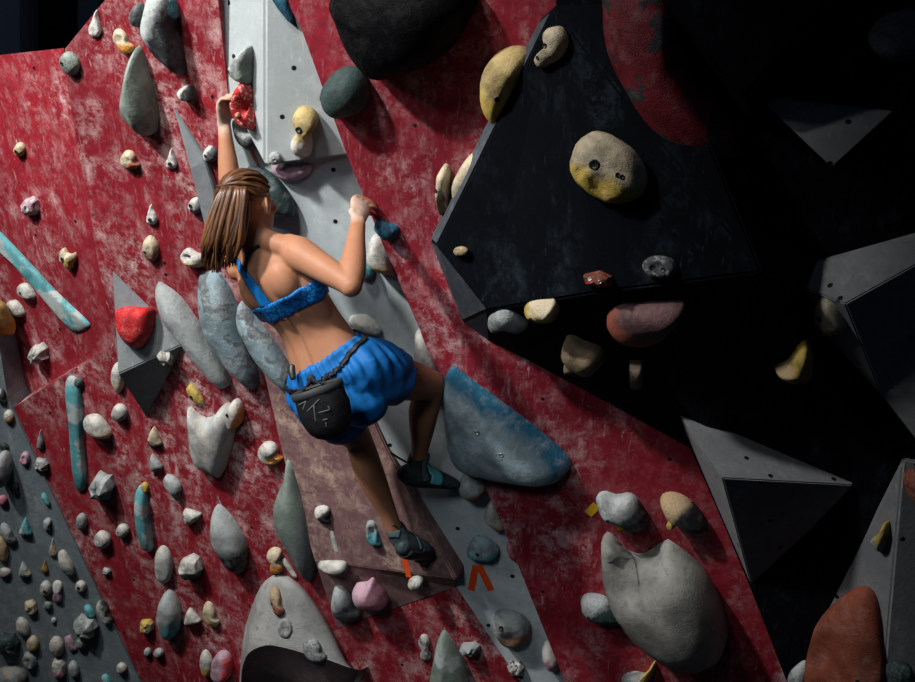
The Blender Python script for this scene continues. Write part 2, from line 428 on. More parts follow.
    if multi:
        root = bpy.data.objects.new(name, None); COL.objects.link(root); root.empty_display_size = .05; root.matrix_world = M2
        body = link('body', me, mat, root, smooth and not flat)
        tr = BVHTree.FromPolygons([v.co for v in me.vertices], [tuple(p.vertices) for p in me.polygons])
        for b in bolts:
            ox, oy = b[0] * bb[2], b[1] * bb[3]; r = b[2] if len(b) > 2 else br
            lc, nn, _, _ = tr.ray_cast(V((ox, oy, h * 3 + .1)), V((0, 0, -1)))
            if lc is None: continue
            bmm = bmesh.new()
            Q = nn.to_track_quat('Z', 'Y').to_matrix().to_4x4(); Q.translation = lc
            rr = (((r, -.012), (r * 1.05, .0018), (r * .8, .0022), (r * .62, .0005), (0, .0003)))
            ring = []
            for (a, z) in rr[:-1]: ring.append([bmm.verts.new(Q @ V((a * math.cos(q * math.pi / 7), a * math.sin(q * math.pi / 7), z))) for q in range(14)])
            for A, B in zip(ring, ring[1:]):
                for q in range(14): bmm.faces.new((A[q], A[(q + 1) % 14], B[(q + 1) % 14], B[q]))
            bmm.faces.new(ring[-1])
            mb = bpy.data.meshes.new('bolt'); bmm.to_mesh(mb); bmm.free()
            link('bolt', mb, M_STEEL if steel else M_BOLT, root, True)
        for pt in parts:                 # (name, ux, uy, size, height, tone, label)
            pn, ux, uy, sx, sy, ph, ptone, plab = pt
            bmm = bmesh.new(); bmesh.ops.create_icosphere(bmm, subdivisions=3, radius=1)
            ox, oy = ux * bb[2], uy * bb[3]
            lc, nn, _, _ = tr.ray_cast(V((ox, oy, h * 3 + .1)), V((0, 0, -1)))
            zz = lc.z if lc else 0
            for v in bmm.verts:
                d = 1 + .18 * noise.noise(v.co * 1.7 + seed)
                v.co = V((ox + v.co.x * sx * bb[2] * d, oy + v.co.y * sy * bb[3] * d, zz + v.co.z * ph * d))
            mb = bpy.data.meshes.new(pn); bmm.to_mesh(mb); bmm.free()
            q = link(pn, mb, tone_mat(ptone, .05, .03), root, True)
            if plab: q['label'] = plab
    else:
        root = link(name, me, mat, None, smooth and not flat); root.matrix_world = M2
    g = group or {'wall_lower': 'small holds on the grey wall', 'wall_left': 'holds on the left red wall', 'wall_middle': 'holds on the middle red wall',
                  'wall_right': 'holds on the right red wall', 'wall_channel': 'holds in the grey channel', 'overhang_volume': 'holds on the black overhang'}.get(wo.name, 'holds on the wooden volumes')
    tag(root, label, cat, g)
    return root
def rotp(pts, cx, cy, w, h, rot):
    a = math.radians(rot); o = []
    for x, y in pts:
        x, y = x * w / 2, y * h / 2
        o.append((cx + x * math.cos(a) - y * math.sin(a), cy - (x * math.sin(a) + y * math.cos(a))))
    return o
def H(label, shape, cx, cy, w, h, tone, rot=0, ht=None, at=None, **k):
    pts = rotp(UN[shape], cx, cy, w, h, rot)
    hh = hit(*(at or (cx, cy)), only=k.get('wall'))
    mpp = (hh[0] - CAM).y / FPX
    if ht is None: ht = .45 * min(w, h) * mpp
    if shape in ('crystal', 'block') and 'flat' not in k: k['flat'] = True
    return hold(pts, at or (cx, cy), ht, tone, label, **k)
def HP(label, pts, tone, ht, at=None, **k):
    cx = sum(p[0] for p in pts) / len(pts); cy = sum(p[1] for p in pts) / len(pts)
    return hold(pts, at or (cx, cy), ht, tone, label, **k)

O = (0, 0)
# ---- left red wall
H('greenish grey egg-shaped hold on the top corner of the left red wall', 'egg', 70, 63, 21, 26, 'greengrey', 30, bolts=[(-.4, .1, .007)])
H('small pale yellow hold near the left edge, high on the red wall', 'egg', 20, 149, 14, 15, 'cream/yellow:300', bolts=[(0, -.1, .008)], at=(20, 149))
H('pinkish white blocky hold with a chalk halo on the left red wall', 'block', 30, 206, 20, 20, 'lilac/white:spots', 10, bolts=[(0, .1, .007)])
H('yellow spool-shaped hold on the left red wall', 'spool', 68, 258, 20, 20, 'cream/yellow:300', -10, bolts=[(-.1, .1, .009)])
H('upper of two white wedge holds below the turquoise bar', 'wedge', 27, 291, 20, 18, 'white', 0, bolts=[(-.2, .1, .006)])
H('lower of two white wedge holds near the left edge', 'wedge', 16, 308, 20, 18, 'white', 0, bolts=[(-.2, .1, .006)])
HP('orange hold cut off by the left edge of the picture', [(-14, 300), (-2, 298), (8, 308), (15, 322), (15, 333), (6, 335), (-10, 330), (-18, 315)], 'ochre/orange:270', .06, at=(4, 315))
H('white jagged crystal hold on the dark lower part of the left red wall', 'crystal', 38, 352, 22, 22, 'white/palegrey:300', 20, ht=.055)
HP('long turquoise bar hold running diagonally across the left red wall', [(-6, 228), (2, 233), (30, 262), (58, 292), (88, 320), (90, 327), (80, 332), (72, 328), (45, 297), (18, 266), (-4, 244), (-12, 236)], 'turq/palegrey:spots', .024, at=(40, 280), amp=.01, box=.5, chalk=.6)
# ---- middle red wall, upper
H('white teardrop hold beside the dark gap at the top left', 'drop', 96, 23, 15, 28, 'chalkwhite', -5, ht=.016, chalk=.8, box=.4)
H('white and orange hold beside the big grey-green teardrop', 'bean', 123, 41, 17, 29, 'cream/orange:270', 30, dents=[(-.1, .3, .3, .5)])
HP('big grey-green teardrop hold on the upper red wall', [(136, 45), (141, 52), (148, 72), (157, 98), (160, 118), (158, 132), (151, 136), (140, 131), (124, 121), (119, 108), (122, 86), (130, 60)], 'greengrey', .085, amp=.05, ridge=.25, chalk=.35)
HP('large dark navy shell hold with a white rim at the top', [(150, -12), (143, 8), (140, 24), (145, 38), (158, 56), (173, 66), (187, 75), (186, 60), (182, 40), (176, 20), (172, -5), (162, -16)], 'dark/palegrey:160', .085, at=(160, 25), amp=.05, chalk=.3, box=.6)
HP('dark green hold tucked left of the navy shell hold', [(134, 4), (142, 2), (146, 10), (143, 24), (137, 27), (130, 22), (129, 14)], 'darkgrey', .045, at=(136, 14))
HP('dark teal hold at the top edge beside the navy shell hold', [(158, -10), (170, -8), (178, 4), (180, 18), (172, 16), (164, 10)], 'teal', .05, at=(170, 6))
HP('black and white half-dome hold right of the grey-green teardrop', [(177, 90), (183, 85), (193, 85), (199, 101), (190, 101), (180, 98)], 'dark/white:160', .05, at=(188, 95))
H('cream hold with a brown right side above the white teardrops', 'bean', 130, 160, 19, 22, 'cream/rust:320', 20, dents=[(.1, .2, .25, .4)])
H('upper of two small white teardrop holds with black bolts on the red wall', 'drop', 172, 158, 13, 21, 'chalkwhite', 0, bolts=[(0, -.3, .008)], ht=.016, chalk=.8, box=.4)
H('lower of two small white teardrop holds with black bolts on the red wall', 'drop', 152, 214, 13, 21, 'chalkwhite', 5, bolts=[(0, -.3, .008)], ht=.016, chalk=.8, box=.4)
H('cream and brown almond-shaped hold above the long grey drop', 'egg', 151, 248, 18, 27, 'cream/brown:290', 12, dents=[(.1, .1, .2, .3)], bolts=[(-.4, -.1, .005)])
H('white hold with two dark bolt holes left of the ponytail', 'egg', 196, 205, 17, 17, 'white/darkgrey:340', 0, bolts=[(-.3, .2, .007), (-.2, -.35, .006)], wall='wall_middle')
H('dark grey dome with a white left side beside the raised forearm', 'egg', 211, 154, 17, 18, 'darkgrey/white:160', 0, bolts=[(-.35, 0, .006)], wall='wall_middle')
HP('white and orange hooked hold half hidden by the ponytail tips', [(180, 252), (188, 247), (197, 253), (206, 256), (206, 266), (194, 267), (184, 262)], 'white/ochre:270', .05, at=(192, 258), wall='wall_middle', dents=[(-.2, .3, .3, .7)])
HP('long tapered grey macro hold on the red wall', [(157, 281), (164, 284), (178, 294), (192, 312), (206, 333), (220, 358), (232, 381), (229, 388), (221, 386), (206, 370), (190, 347), (172, 322), (160, 305), (155, 290)], 'palegrey/grey:spots', .075, amp=.04, chalk=.35)
HP("big mottled grey-blue slab hold left of the climber's waist", [(198, 274), (206, 270), (220, 272), (236, 300), (250, 340), (259, 372), (258, 390), (246, 382), (228, 362), (210, 336), (200, 305)], 'bluegrey/darkgrey:spots', .085, at=(225, 320), amp=.06, chalk=.8, wall='wall_middle')
HP("grey-teal long hold tucked behind the climber's waist", [(240, 300), (256, 318), (274, 340), (290, 365), (300, 385), (296, 394), (280, 382), (262, 362), (247, 340), (236, 318)], 'bluegrey/darkgrey:spots', .07, at=(262, 350), amp=.04, chalk=.7)
H('yellow wedge hold above the white horned hold', 'wedge', 195, 394, 13, 25, 'yellow', 20, bolts=[(-.2, 0, .007)])
HP('large white horned hold on the red wall', [(187, 406), (193, 410), (203, 417), (214, 415), (222, 405), (230, 402), (236, 410), (236, 430), (231, 455), (222, 477), (215, 474), (200, 468), (192, 452), (189, 428)], 'white/palegrey:spots', .08, at=(208, 440), amp=.02, dents=[(-.2, .75, .4, .45)], chalk=.2)
H('white and orange hold on the right horn of the white horned hold', 'egg', 235, 414, 21, 33, 'white/orange:335', -5, ht=.06, bolts=[(-.2, .3, .008)], at=(240, 415))
H('white and orange forked hold beside the brown panel', 'bean', 270, 453, 25, 26, 'white/orange:300', 15, dents=[(.3, -.2, .3, .6)], wall='wall_middle')
HP('smooth grey-green bulging macro hold along the brown panel edge', [(290, 452), (297, 462), (303, 482), (311, 508), (318, 540), (319, 565), (312, 582), (303, 572), (290, 550), (277, 528), (273, 510), (277, 492), (286, 474)], 'greengrey/darkgrey:310', .085, at=(282, 515), amp=.03, chalk=.3, wall='wall_middle')
# ---- middle red wall, lower left
H('white and cream chalky hold beside the triangular volume', 'egg', 118, 377, 15, 31, 'white/cream:270', 5)
H('white and grey-green knob below the triangular volume', 'egg', 120, 412, 18, 19, 'white/greengrey:300', 20)
H('large white bean-shaped hold right of the vertical turquoise bar', 'wedge', 98, 426, 29, 27, 'white/cream:280', 0, amp=.06, flat=False)
H('cream triangular hold left of the white horned hold', 'tri', 155, 436, 16, 21, 'cream', 0, bolts=[(-.5, -.2, .005)])
HP('vertical turquoise bar hold on the red wall', [(67, 376), (74, 376), (80, 384), (83, 410), (84, 440), (87, 470), (86, 488), (78, 490), (74, 474), (71, 440), (68, 410), (65, 386)], 'turq/palegrey:spots', .03, amp=.01, box=.5, chalk=.5)
H('small dark ball on top of the vertical turquoise bar', 'egg', 79, 382, 11, 12, 'darkgrey', at=(83, 379))
H('slim grey hold with a long shadow near the grey wall edge', 'drop', 41, 439, 9, 21, 'palegrey/dark:330', 0)
H('white crystal hold with a dark underside beside the grey wall', 'crystal', 42, 464, 16, 15, 'palegrey', 0)
H('chunky white rock hold with a dark green base', 'crystal', 102, 485, 29, 29, 'palegrey/darkgreen:275', -10, ht=.07)
H('grey pebble hold left of two white pebbles', 'egg', 82, 521, 13, 18, 'grey', 0)
H('white egg hold with grey bottom, left of the short turquoise bar', 'egg', 103, 539, 18, 20, 'white/palegrey:270', 30)
H('round white pebble hold touching the short turquoise bar', 'egg', 123, 530, 15, 15, 'white', 0, bolts=[(-.4, 0, .004)])
HP('short pale turquoise bar hold, lowest of the three turquoise bars', [(136, 487), (142, 484), (147, 492), (150, 515), (154, 540), (153, 550), (147, 551), (141, 540), (136, 520), (134, 500)], 'turq/palegrey:spots', .045, amp=.02, chalk=.6)
H('small yellow knob at the top of the short turquoise bar', 'egg', 145, 488, 10, 14, 'yellow', at=(151, 485))
H('small grey wedge hold below the cream triangular hold', 'tri', 155, 462, 14, 20, 'palegrey/darkgrey:300', 20)
H('white stepped jaw hold between the cream triangle and the black drop', 'jaw', 173, 487, 19, 27, 'palegrey/dark:280', 0)
H('white nub hold below the stepped jaw hold', 'tri', 190, 514, 20, 18, 'white', 40, bolts=[(-.5, .2, .004)])
H('white oval hold standing upright on the lower red wall', 'oval', 164, 564, 19, 39, 'white/palegrey:340', 5)
H('white blocky hold with a dark base beside the white oval', 'block', 191, 567, 24, 27, 'white/darkgreen:300', 20, ht=.06)
HP('large white drop hold with a black lower half', [(213, 505), (220, 505), (234, 520), (246, 540), (250, 558), (246, 572), (236, 572), (224, 558), (213, 540), (210, 520)], 'palegrey/black:283', .08, amp=.04, chalk=.3)
H('cream and orange peg hold above the grey arch', 'peanut', 276, 560, 17, 28, 'cream/orange:285', 10)
H('thin white bone-shaped sliver beside the cream and orange peg', 'bar', 290, 568, 4, 24, 'white', 35, ht=.012)
HP('blue and white stone hold on the lower red wall', [(167, 588), (174, 592), (181, 606), (182, 622), (178, 636), (170, 640), (160, 632), (156, 618), (158, 602)], 'palegrey/teal:310', .065, chalk=.5)
H('small yellow flower-like hold left of the blue and white stone', 'block', 147, 626, 15, 16, 'yellow/cream:320', 0)
H('cream triangular hold right of the blue and white stone', 'tri', 192, 616, 18, 19, 'white/cream:280', 10)
H('yellow and white crescent hold right of the lower cream triangle', 'bean', 211, 614, 15, 28, 'cream/yellow:220', 15)
H('tiny dark hold with a white top, left of a pair', 'egg', 148, 652, 9, 11, 'palegrey/dark:270', 0)
H('tiny dark hold with a white top, right of a pair', 'egg', 159, 653, 12, 12, 'palegrey/dark:270', 0)
H('white and orange hold beside the pink ring hold', 'egg', 207, 663, 15, 29, 'white/ochre:280', 10)
H('pink and red ring-like hold at the bottom edge beside the arch', 'oval', 222, 667, 23, 36, 'lilac/red:340', -8, dents=[(-.1, .2, .45, .5)], wall='wall_middle')
H('tiny white chip hold near the edge of the grey wall', 'crystal', 107, 571, 10, 9, 'palegrey', 0)
# ---- arch hold at the bottom
def loftpx(name, curves, tone, label, ctr, nseg=40, mat=None, cat='climbing hold', group=None, wall=None, chalk=.4, closed=False, sub=4, parent=None, skirt=True):
    """a surface through several outlines of the real thing; every outline = (points, height above the wall)"""
    loc, n, _, wo = hit(*ctr, only=wall)
    rows = []
    for pts, h in curves:
        P = [onplane(x, y, loc + n * h, n) for x, y in pts]
        Ls = [0]
        for a, b in zip(P, P[1:]): Ls.append(Ls[-1] + (b - a).length)
        row = []
        for k in range(nseg + 1):
            s = Ls[-1] * k / nseg; i = 0
            while i < len(P) - 2 and Ls[i + 1] < s: i += 1
            f = (s - Ls[i]) / max(1e-6, Ls[i + 1] - Ls[i])
            p0, p1, p2, p3 = P[max(i - 1, 0)], P[i], P[i + 1], P[min(i + 2, len(P) - 1)]
            pr = max(0.0, math.sin(math.pi * k / nseg)) ** .45
            q = .5 * (2 * p1 + (p2 - p0) * f + (2 * p0 - 5 * p1 + 4 * p2 - p3) * f * f + (3 * p1 - p0 - 3 * p2 + p3) * f ** 3)
            row.append(q - n * h * (1 - pr))
        rows.append(row)
    out = []
    for j in range(len(rows) - 1):
        for s in range(sub):
            f = s / sub
            r = []
            for k in range(nseg + 1):
                p0, p1, p2, p3 = rows[max(j - 1, 0)][k], rows[j][k], rows[j + 1][k], rows[min(j + 2, len(rows) - 1)][k]
                r.append(.5 * (2 * p1 + (p2 - p0) * f + (2 * p0 - 5 * p1 + 4 * p2 - p3) * f * f + (3 * p1 - p0 - 3 * p2 + p3) * f ** 3))
            out.append(r)
    out.append(rows[-1])
    X = V((1, 0, 0)) - n * n.x; X.normalize(); Yv = n.cross(X)
    c0 = sum((q for r in out for q in r), V((0, 0, 0))) / (len(out) * (nseg + 1))
    c0 -= n * (c0 - loc).dot(n)
    M = Matrix((X, Yv, n)).transposed().to_4x4(); M.translation = c0
    Mi = M.inverted(); W = nseg + 1
    vs = [tuple(Mi @ q) for r in out for q in r]
    fs = [(j * W + k, j * W + k + 1, (j + 1) * W + k + 1, (j + 1) * W + k) for j in range(len(out) - 1) for k in range(nseg)]
    me = bpy.data.meshes.new(name); me.from_pydata(vs, [], fs)
    bm = bmesh.new(); bm.from_mesh(me); bmesh.ops.remove_doubles(bm, verts=bm.verts, dist=.0005)
    # close the sides with a skirt to the wall
    edges = [e for e in bm.edges if e.is_boundary] if skirt else []
    r = bmesh.ops.extrude_edge_only(bm, edges=edges)
    for g in r['geom']:
        if isinstance(g, bmesh.types.BMVert): g.co.z = -.006
    bmesh.ops.recalc_face_normals(bm, faces=bm.faces)
    bm.to_mesh(me); bm.free()
    size = max(abs(v[0]) for v in vs)
    o = link(name, me, mat or tone_mat(tone, size, .1, chalk=chalk), parent, True)
    if parent is None:
        o.matrix_world = M
        if label: tag(o, label, cat, group)
    else: o.matrix_world = M; 
    return o, M
def root_at(name, M, label, cat, group=None):
    r = bpy.data.objects.new(name, None); COL.objects.link(r); r.empty_display_size = .05; r.matrix_world = M
    tag(r, label, cat, group); return r
def adopt(o, r):
    mw = o.matrix_world.copy(); o.parent = r; o.matrix_parent_inverse = Matrix.Identity(4); o.matrix_basis = r.matrix_world.inverted() @ mw
# arch
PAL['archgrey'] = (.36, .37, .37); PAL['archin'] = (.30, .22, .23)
o, M = loftpx('shell', [([(238, 745), (239, 690), (243, 640), (252, 606), (264, 582), (282, 574), (303, 588), (326, 620), (346, 662), (356, 686)], 0.0),
                        ([(239, 745), (240, 690), (245, 645), (254, 614), (266, 594), (282, 588), (302, 602), (325, 632), (345, 668), (356, 687)], .05),
                        ([(240, 745), (240, 690), (243, 665), (250, 652), (266, 646), (284, 650), (304, 658), (326, 668), (344, 680), (356, 688)], .13)],
               'archgrey', None, (300, 610), wall='wall_middle', chalk=.3, skirt=False)
arch = root_at('climbing_hold', M, 'large pale grey arch-shaped macro hold at the bottom edge', 'climbing hold', 'holds on the middle red wall'); adopt(o, arch); shell = o
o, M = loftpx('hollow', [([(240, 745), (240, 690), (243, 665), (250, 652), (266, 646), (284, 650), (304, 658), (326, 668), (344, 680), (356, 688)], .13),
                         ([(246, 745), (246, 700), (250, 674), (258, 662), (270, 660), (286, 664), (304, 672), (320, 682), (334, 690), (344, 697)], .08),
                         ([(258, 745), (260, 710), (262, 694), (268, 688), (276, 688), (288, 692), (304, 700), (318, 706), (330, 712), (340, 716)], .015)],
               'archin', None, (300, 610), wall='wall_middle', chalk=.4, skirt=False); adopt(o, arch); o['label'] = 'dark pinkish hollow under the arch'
bpy.context.view_layer.update()
# holds bolted onto the arch: give it to the ray list in world space
def addtree(o):
    mw = o.matrix_world
    TREES.append((o, BVHTree.FromPolygons([mw @ v.co for v in o.data.vertices], [tuple(p.vertices) for p in o.data.polygons])))
addtree(shell)
H('brown and orange peanut-shaped hold screwed on the grey arch', 'bean', 277, 601, 14, 31, 'tan/rust:250', 10, bolts=[(-.5, 0, .006)], group='holds on the grey arch')
H('thin grey ring-shaped hold in the middle of the grey arch', 'oval', 285, 628, 15, 20, 'archgrey', 0, ht=.012, dents=[(0, 0, .5, .7)], group='holds on the grey arch')
H('dark textured grey disc hold on the right of the grey arch', 'bean', 314, 650, 22, 27, 'grey/darkgrey:spots', 20, ht=.03, group='holds on the grey arch', amp=.12)
# ---- on the wooden volumes
HP('glossy red jug hold on the triangular volume', [(116, 310), (126, 306), (142, 307), (154, 308), (155, 318), (152, 334), (144, 346), (134, 349), (124, 342), (117, 330), (115, 318)], 'red', .085, amp=.02, bolts=[(-.8, .55, .006)], chalk=.55, box=.6, apex=(0, .2))
H('small white crystal hold on the dark face of the triangular volume', 'crystal', 165, 358, 17, 15, 'white', 0, ht=.03)
H('grey and green wedge hold on the pale prism volume', 'tri', 246, 63, 28, 38, 'palegrey/greengrey:320', -25, ht=.06, bolts=[(-.5, .4, .006), (-.6, -.2, .005)])
o = HP('red hold with white speckles gripped by the raised left hand', [(243, 79), (249, 82), (252, 93), (253, 106), (257, 122), (255, 130), (245, 127), (236, 119), (231, 108), (230, 96), (235, 86)], 'red/white:speck', .07, dents=[(.25, -.05, .38, .95)], amp=.05, chalk=.3, bolts=[(.22, -.02, .014)])  # black disc in the dent is no bolt, it paints the pocket dark
HP('dark and white half-ring hold under the red speckled hold', [(232, 118), (240, 124), (250, 130), (257, 134), (258, 148), (252, 150), (243, 144), (235, 132)], 'darkgrey/palegrey:60', .05, at=(246, 136))
H('cream double-bulb hold on the pale prism volume', 'peanut', 304, 131, 27, 52, 'boneyellow/white:265', -8, ht=.075, bolts=[(-.15, .3, .010)])
H('grey round bolt-on knob near the bottom tip of the prism volume', 'oval', 275, 158, 14, 14, 'palegrey', 0, ht=.025, bolts=[(.1, 0, .008)], steel=True)
H('dark green egg-shaped hold on the right red wall beside the channel', 'egg', 346, 92, 53, 55, 'darkgreen', -20, ht=.11, bolts=[(-.85, -.1, .008)], amp=.04, chalk=.12)
HP('bright blue sliver of a hold at the very top of the grey channel', [(270, -8), (284, -8), (291, 6), (297, 26), (288, 20), (277, 6)], 'blue', .025, at=(283, 5), chalk=.1)
# ---- grey channel
HP('pink rounded hold peeking out under the prism volume', [(272, 166), (288, 165), (306, 163), (314, 166), (309, 175), (297, 181), (284, 180), (275, 174)], 'lilac', .045, at=(292, 176), wall='wall_channel', amp=.01, chalk=.2)
HP("dark blue-grey half-moon hold behind the climber's head", [(244, 168), (256, 166), (272, 173), (286, 188), (296, 206), (296, 216), (284, 217), (264, 217), (250, 212), (243, 190)], 'bluegrey/darkgreen:20', .07, at=(288, 195), chalk=.5, wall='wall_channel')
HP('dark teal hold low in the channel behind the right forearm', [(364, 258), (372, 262), (377, 274), (372, 282), (364, 281), (358, 270)], 'teal/darkgrey:300', .04, at=(368, 271), wall='wall_channel')
HP('whitish chalked hold under the blue hold, half behind the red edge', [(372, 234), (382, 236), (396, 255), (400, 273), (388, 275), (374, 270), (367, 258), (367, 244)], 'white/tan:280', .09, at=(374, 255), wall='wall_channel')
H("white domed hold behind the climber's right hip", 'wedge', 366, 325, 33, 24, 'palegrey/white:90', 0, ht=.05, flat=False, wall='wall_channel')
HP('long white flake hold along the red edge above the knee', [(416, 330), (424, 328), (434, 345), (441, 365), (443, 384), (437, 388), (428, 378), (418, 362), (414, 345)], 'white/greengrey:240', .08, at=(420, 358), wall='wall_channel', chalk=.6)
H("round brownish white hold under the climber's right toes", 'egg', 474, 485, 32, 32, 'palegrey/brown:290', 0, ht=.10, wall='wall_channel', at=(468, 485))
HP('white chipped hold half behind the red edge below the right foot', [(490, 500), (497, 505), (504, 518), (508, 530), (498, 530), (487, 520), (484, 512)], 'white/tan:270', .06, at=(492, 516), wall='wall_channel')
H('small pink hold half behind the red edge beside the orange tape', 'oval', 513, 550, 11, 24, 'pink/red:270', 20, ht=.04, wall='wall_channel', at=(508, 550))
HP('teal stone hold above the orange tape marks in the grey channel', [(474, 536), (481, 534), (492, 540), (500, 550), (496, 560), (484, 562), (470, 559), (467, 550)], 'bluegrey/teal:280', .055, at=(481, 549), bolts=[(-.2, 0, .007)], wall='wall_channel')
HP('brown and grey pitted hold low in the grey channel', [(496, 611), (508, 608), (522, 614), (531, 626), (530, 640), (520, 648), (506, 646), (497, 636), (491, 622)], 'grey/brown:290', .07, at=(511, 628), bolts=[(-.4, .4, .009)], dents=[(0, -.2, .4, .3)], wall='wall_channel')
H('small white hold with a black centre at the bottom of the channel', 'crystal', 516, 668, 18, 17, 'white/black:spots', 0, wall='wall_channel')
HP('pink and white hold with a black cross mark at the channel edge', [(546, 640), (553, 644), (560, 660), (558, 671), (550, 671), (543, 660), (542, 648)], 'lilac/white:90', .05, at=(550, 657), wall='wall_channel')
# ---- on the worn brown panel
H('small black and white knob on the worn brown panel', 'bean', 324, 513, 22, 18, 'dark/white:140', -15)
H('thin white chipped strip below the black and white knob', 'bar', 334, 540, 5, 26, 'white', 14, ht=.006, name='wood_chip', cat='chip')
HP('teal hold with a dark scooped recess beside the left ankle', [(367, 520), (374, 519), (378, 528), (381, 540), (383, 545), (374, 546), (368, 540), (366, 530)], 'teal/grey:100', .04, dents=[(0, .3, .45, .8)])
H("dark dome with brown spots under the climber's left toes", 'egg', 424, 556, 22, 16, 'brown/dark:spots', 0, ht=.04)
H('white and tan half-dome hold below the short orange tape', 'egg', 416, 583, 17, 15, 'white/tan:270', 0, ht=.04)
HP('grey and white stepped hold on the lower brown panel', [(318, 562), (334, 560), (346, 562), (350, 570), (344, 576), (334, 574), (326, 568)], 'white/dark:320', .045, at=(332, 568))
HP('pink pointed rock hold on the lower brown panel', [(355, 584), (366, 582), (372, 577), (378, 584), (388, 598), (386, 608), (370, 612), (358, 606), (352, 594)], 'pink/lilac:160', .07, at=(366, 595), chalk=.5)
HP('dark grey faceted hold at the corner of the brown panel', [(334, 586), (344, 588), (356, 606), (362, 616), (352, 622), (336, 618), (331, 604)], 'darkgrey/palegrey:140', .05, at=(342, 600), chalk=.5)
# ---- middle red wall, bottom right part
H('white pitted hold left of the pale grey spike', 'peanut', 425, 647, 12, 28, 'white/darkgrey:spots', 5)
HP('tall pale grey-green spike hold at the bottom edge', [(441, 630), (447, 632), (456, 646), (468, 668), (480, 700), (470, 712), (440, 712), (428, 700), (431, 670), (436, 645)], 'greengrey/palegrey:spots', .085, at=(448, 660), amp=.03, ridge=.2, chalk=.4)
H('small black-green lump hold right of the grey-green spike', 'block', 470, 649, 22, 16, 'darkgreen/grey:100', 0, ht=.045)
# ---- right red wall
HP('blue cupped hold just right of the right hand', [(376, 218), (384, 221), (398, 226), (400, 233), (395, 240), (386, 240), (379, 232), (374, 224)], 'blue', .05, at=(390, 231), dents=[(-.2, .6, .3, .4)], chalk=.2)
HP("large grey and blue triangular volume hold beside the climber's knee", [(443, 366), (450, 368), (470, 384), (520, 422), (556, 452), (572, 470), (568, 482), (556, 487), (520, 482), (480, 474), (458, 464), (447, 440), (444, 400)], 'bluegrey/blue:rim', .13, at=(500, 440), amp=.02, bolts=[(-.25, .30, .008), (.15, -.05, .008)], box=.55, steel=True, chalk=.5, apex=(-.15, -.15))
HP('black oversized dome hold at the top edge, right of the channel', [(333, -14), (336, 14), (346, 42), (362, 66), (380, 80), (402, 76), (432, 65), (452, 50), (470, 20), (474, -14), (400, -40)], 'black', .17, at=(395, 15), amp=.04, chalk=.05)
HP('grey and white hold with yellow tape, above the big white claw', [(596, 495), (604, 490), (616, 494), (630, 492), (640, 502), (650, 524), (640, 532), (625, 526), (610, 520), (599, 510)], 'palegrey/dark:320', .08, at=(618, 510), bolts=[(-.3, -.2, .006)], chalk=.3)
HP('grey and tan hooked hold right of the yellow taped hold', [(660, 497), (668, 491), (682, 494), (696, 506), (706, 522), (706, 533), (694, 532), (680, 520), (674, 524), (666, 512)], 'dark/tan:150', .075, at=(685, 512), parts=[('yellow_tip', -.35, -.45, .16, .3, .02, 'yellow', 'yellow tip')], chalk=.2)
HP('big white claw-shaped macro hold on the lower right', [(601, 536), (607, 531), (615, 538), (624, 550), (638, 556), (648, 552), (656, 546), (668, 539), (676, 546), (696, 562), (712, 586), (722, 610), (728, 640), (724, 664), (704, 674), (680, 668), (655, 650), (636, 632), (618, 606), (606, 578)], 'clawgrey', .20, at=(665, 600), amp=.02, dents=[(-.40, .45, .30, .9), (-.15, .62, .25, .5)], bolts=[(-.42, -.38, .013)], chalk=.15, box=.6)
HP('dark green rounded hold tucked left of the white claw', [(582, 596), (590, 592), (606, 596), (622, 610), (626, 622), (612, 626), (592, 618), (582, 606)], 'darkgreen/grey:150', .06, at=(598, 606), bolts=[(-.4, -.3, .006)])
HP('small grey hold with a yellow edge at the bottom right of the red wall', [(624, 676), (636, 672), (646, 674), (652, 664), (656, 660), (655, 672), (648, 684), (632, 688), (622, 684)], 'palegrey/yellow:45', .05, at=(638, 676))
# ---- black overhang
HP('big mustard yellow dome hold on the left edge of the black volume', [(482, 70), (492, 54), (508, 46), (524, 46), (532, 54), (528, 75), (516, 100), (502, 122), (494, 124), (484, 110), (480, 90)], 'boneyellow/yellow:260', .12, at=(500, 90), wall='wall_right', amp=.04, bolts=[(.15, -.15, .008)], chalk=.35)
HP('bone white crescent hold at the top of the black volume', [(546, 30), (556, 26), (564, 28), (569, 40), (564, 55), (552, 63), (540, 68), (534, 60), (542, 52), (550, 44)], 'cream', .045, at=(552, 46), bolts=[(0, .1, .007), (-.5, -.5, .006)], amp=.05)
HP('large yellowish knobbly hold with bolts and a slot on the black volume', [(572, 150), (584, 134), (598, 131), (616, 138), (634, 150), (645, 166), (648, 184), (638, 198), (616, 204), (594, 196), (578, 182), (570, 168)], 'cream/yellow:250', .10, at=(608, 168), bolts=[(-.14, .12, .015), (.45, -.15, .007), (.55, -.2, .007)], amp=.2, dents=[(-.1, -.55, .28, .4), (.3, .45, .2, .25), (-.55, -.1, .18, .25)], chalk=.3)
HP('bone-coloured long hold on the left edge strip of the black volume', [(452, 186), (460, 166), (472, 152), (484, 148), (488, 156), (482, 172), (470, 192), (460, 206), (453, 200)], 'cream', .07, at=(466, 178), wall='wall_right', amp=.06, chalk=.3)
HP('tall bone hold with a dark pocket left of the black volume', [(440, 166), (446, 163), (451, 170), (450, 186), (452, 205), (446, 215), (438, 212), (435, 196), (436, 178)], 'cream/brown:285', .06, at=(443, 188), wall='wall_right', bolts=[(-.5, .1, .007)], dents=[(.2, -.4, .4, .5)])
H('small tan nub on the left corner of the black volume', 'egg', 461, 251, 16, 10, 'tan', 0, wall='overhang_volume')
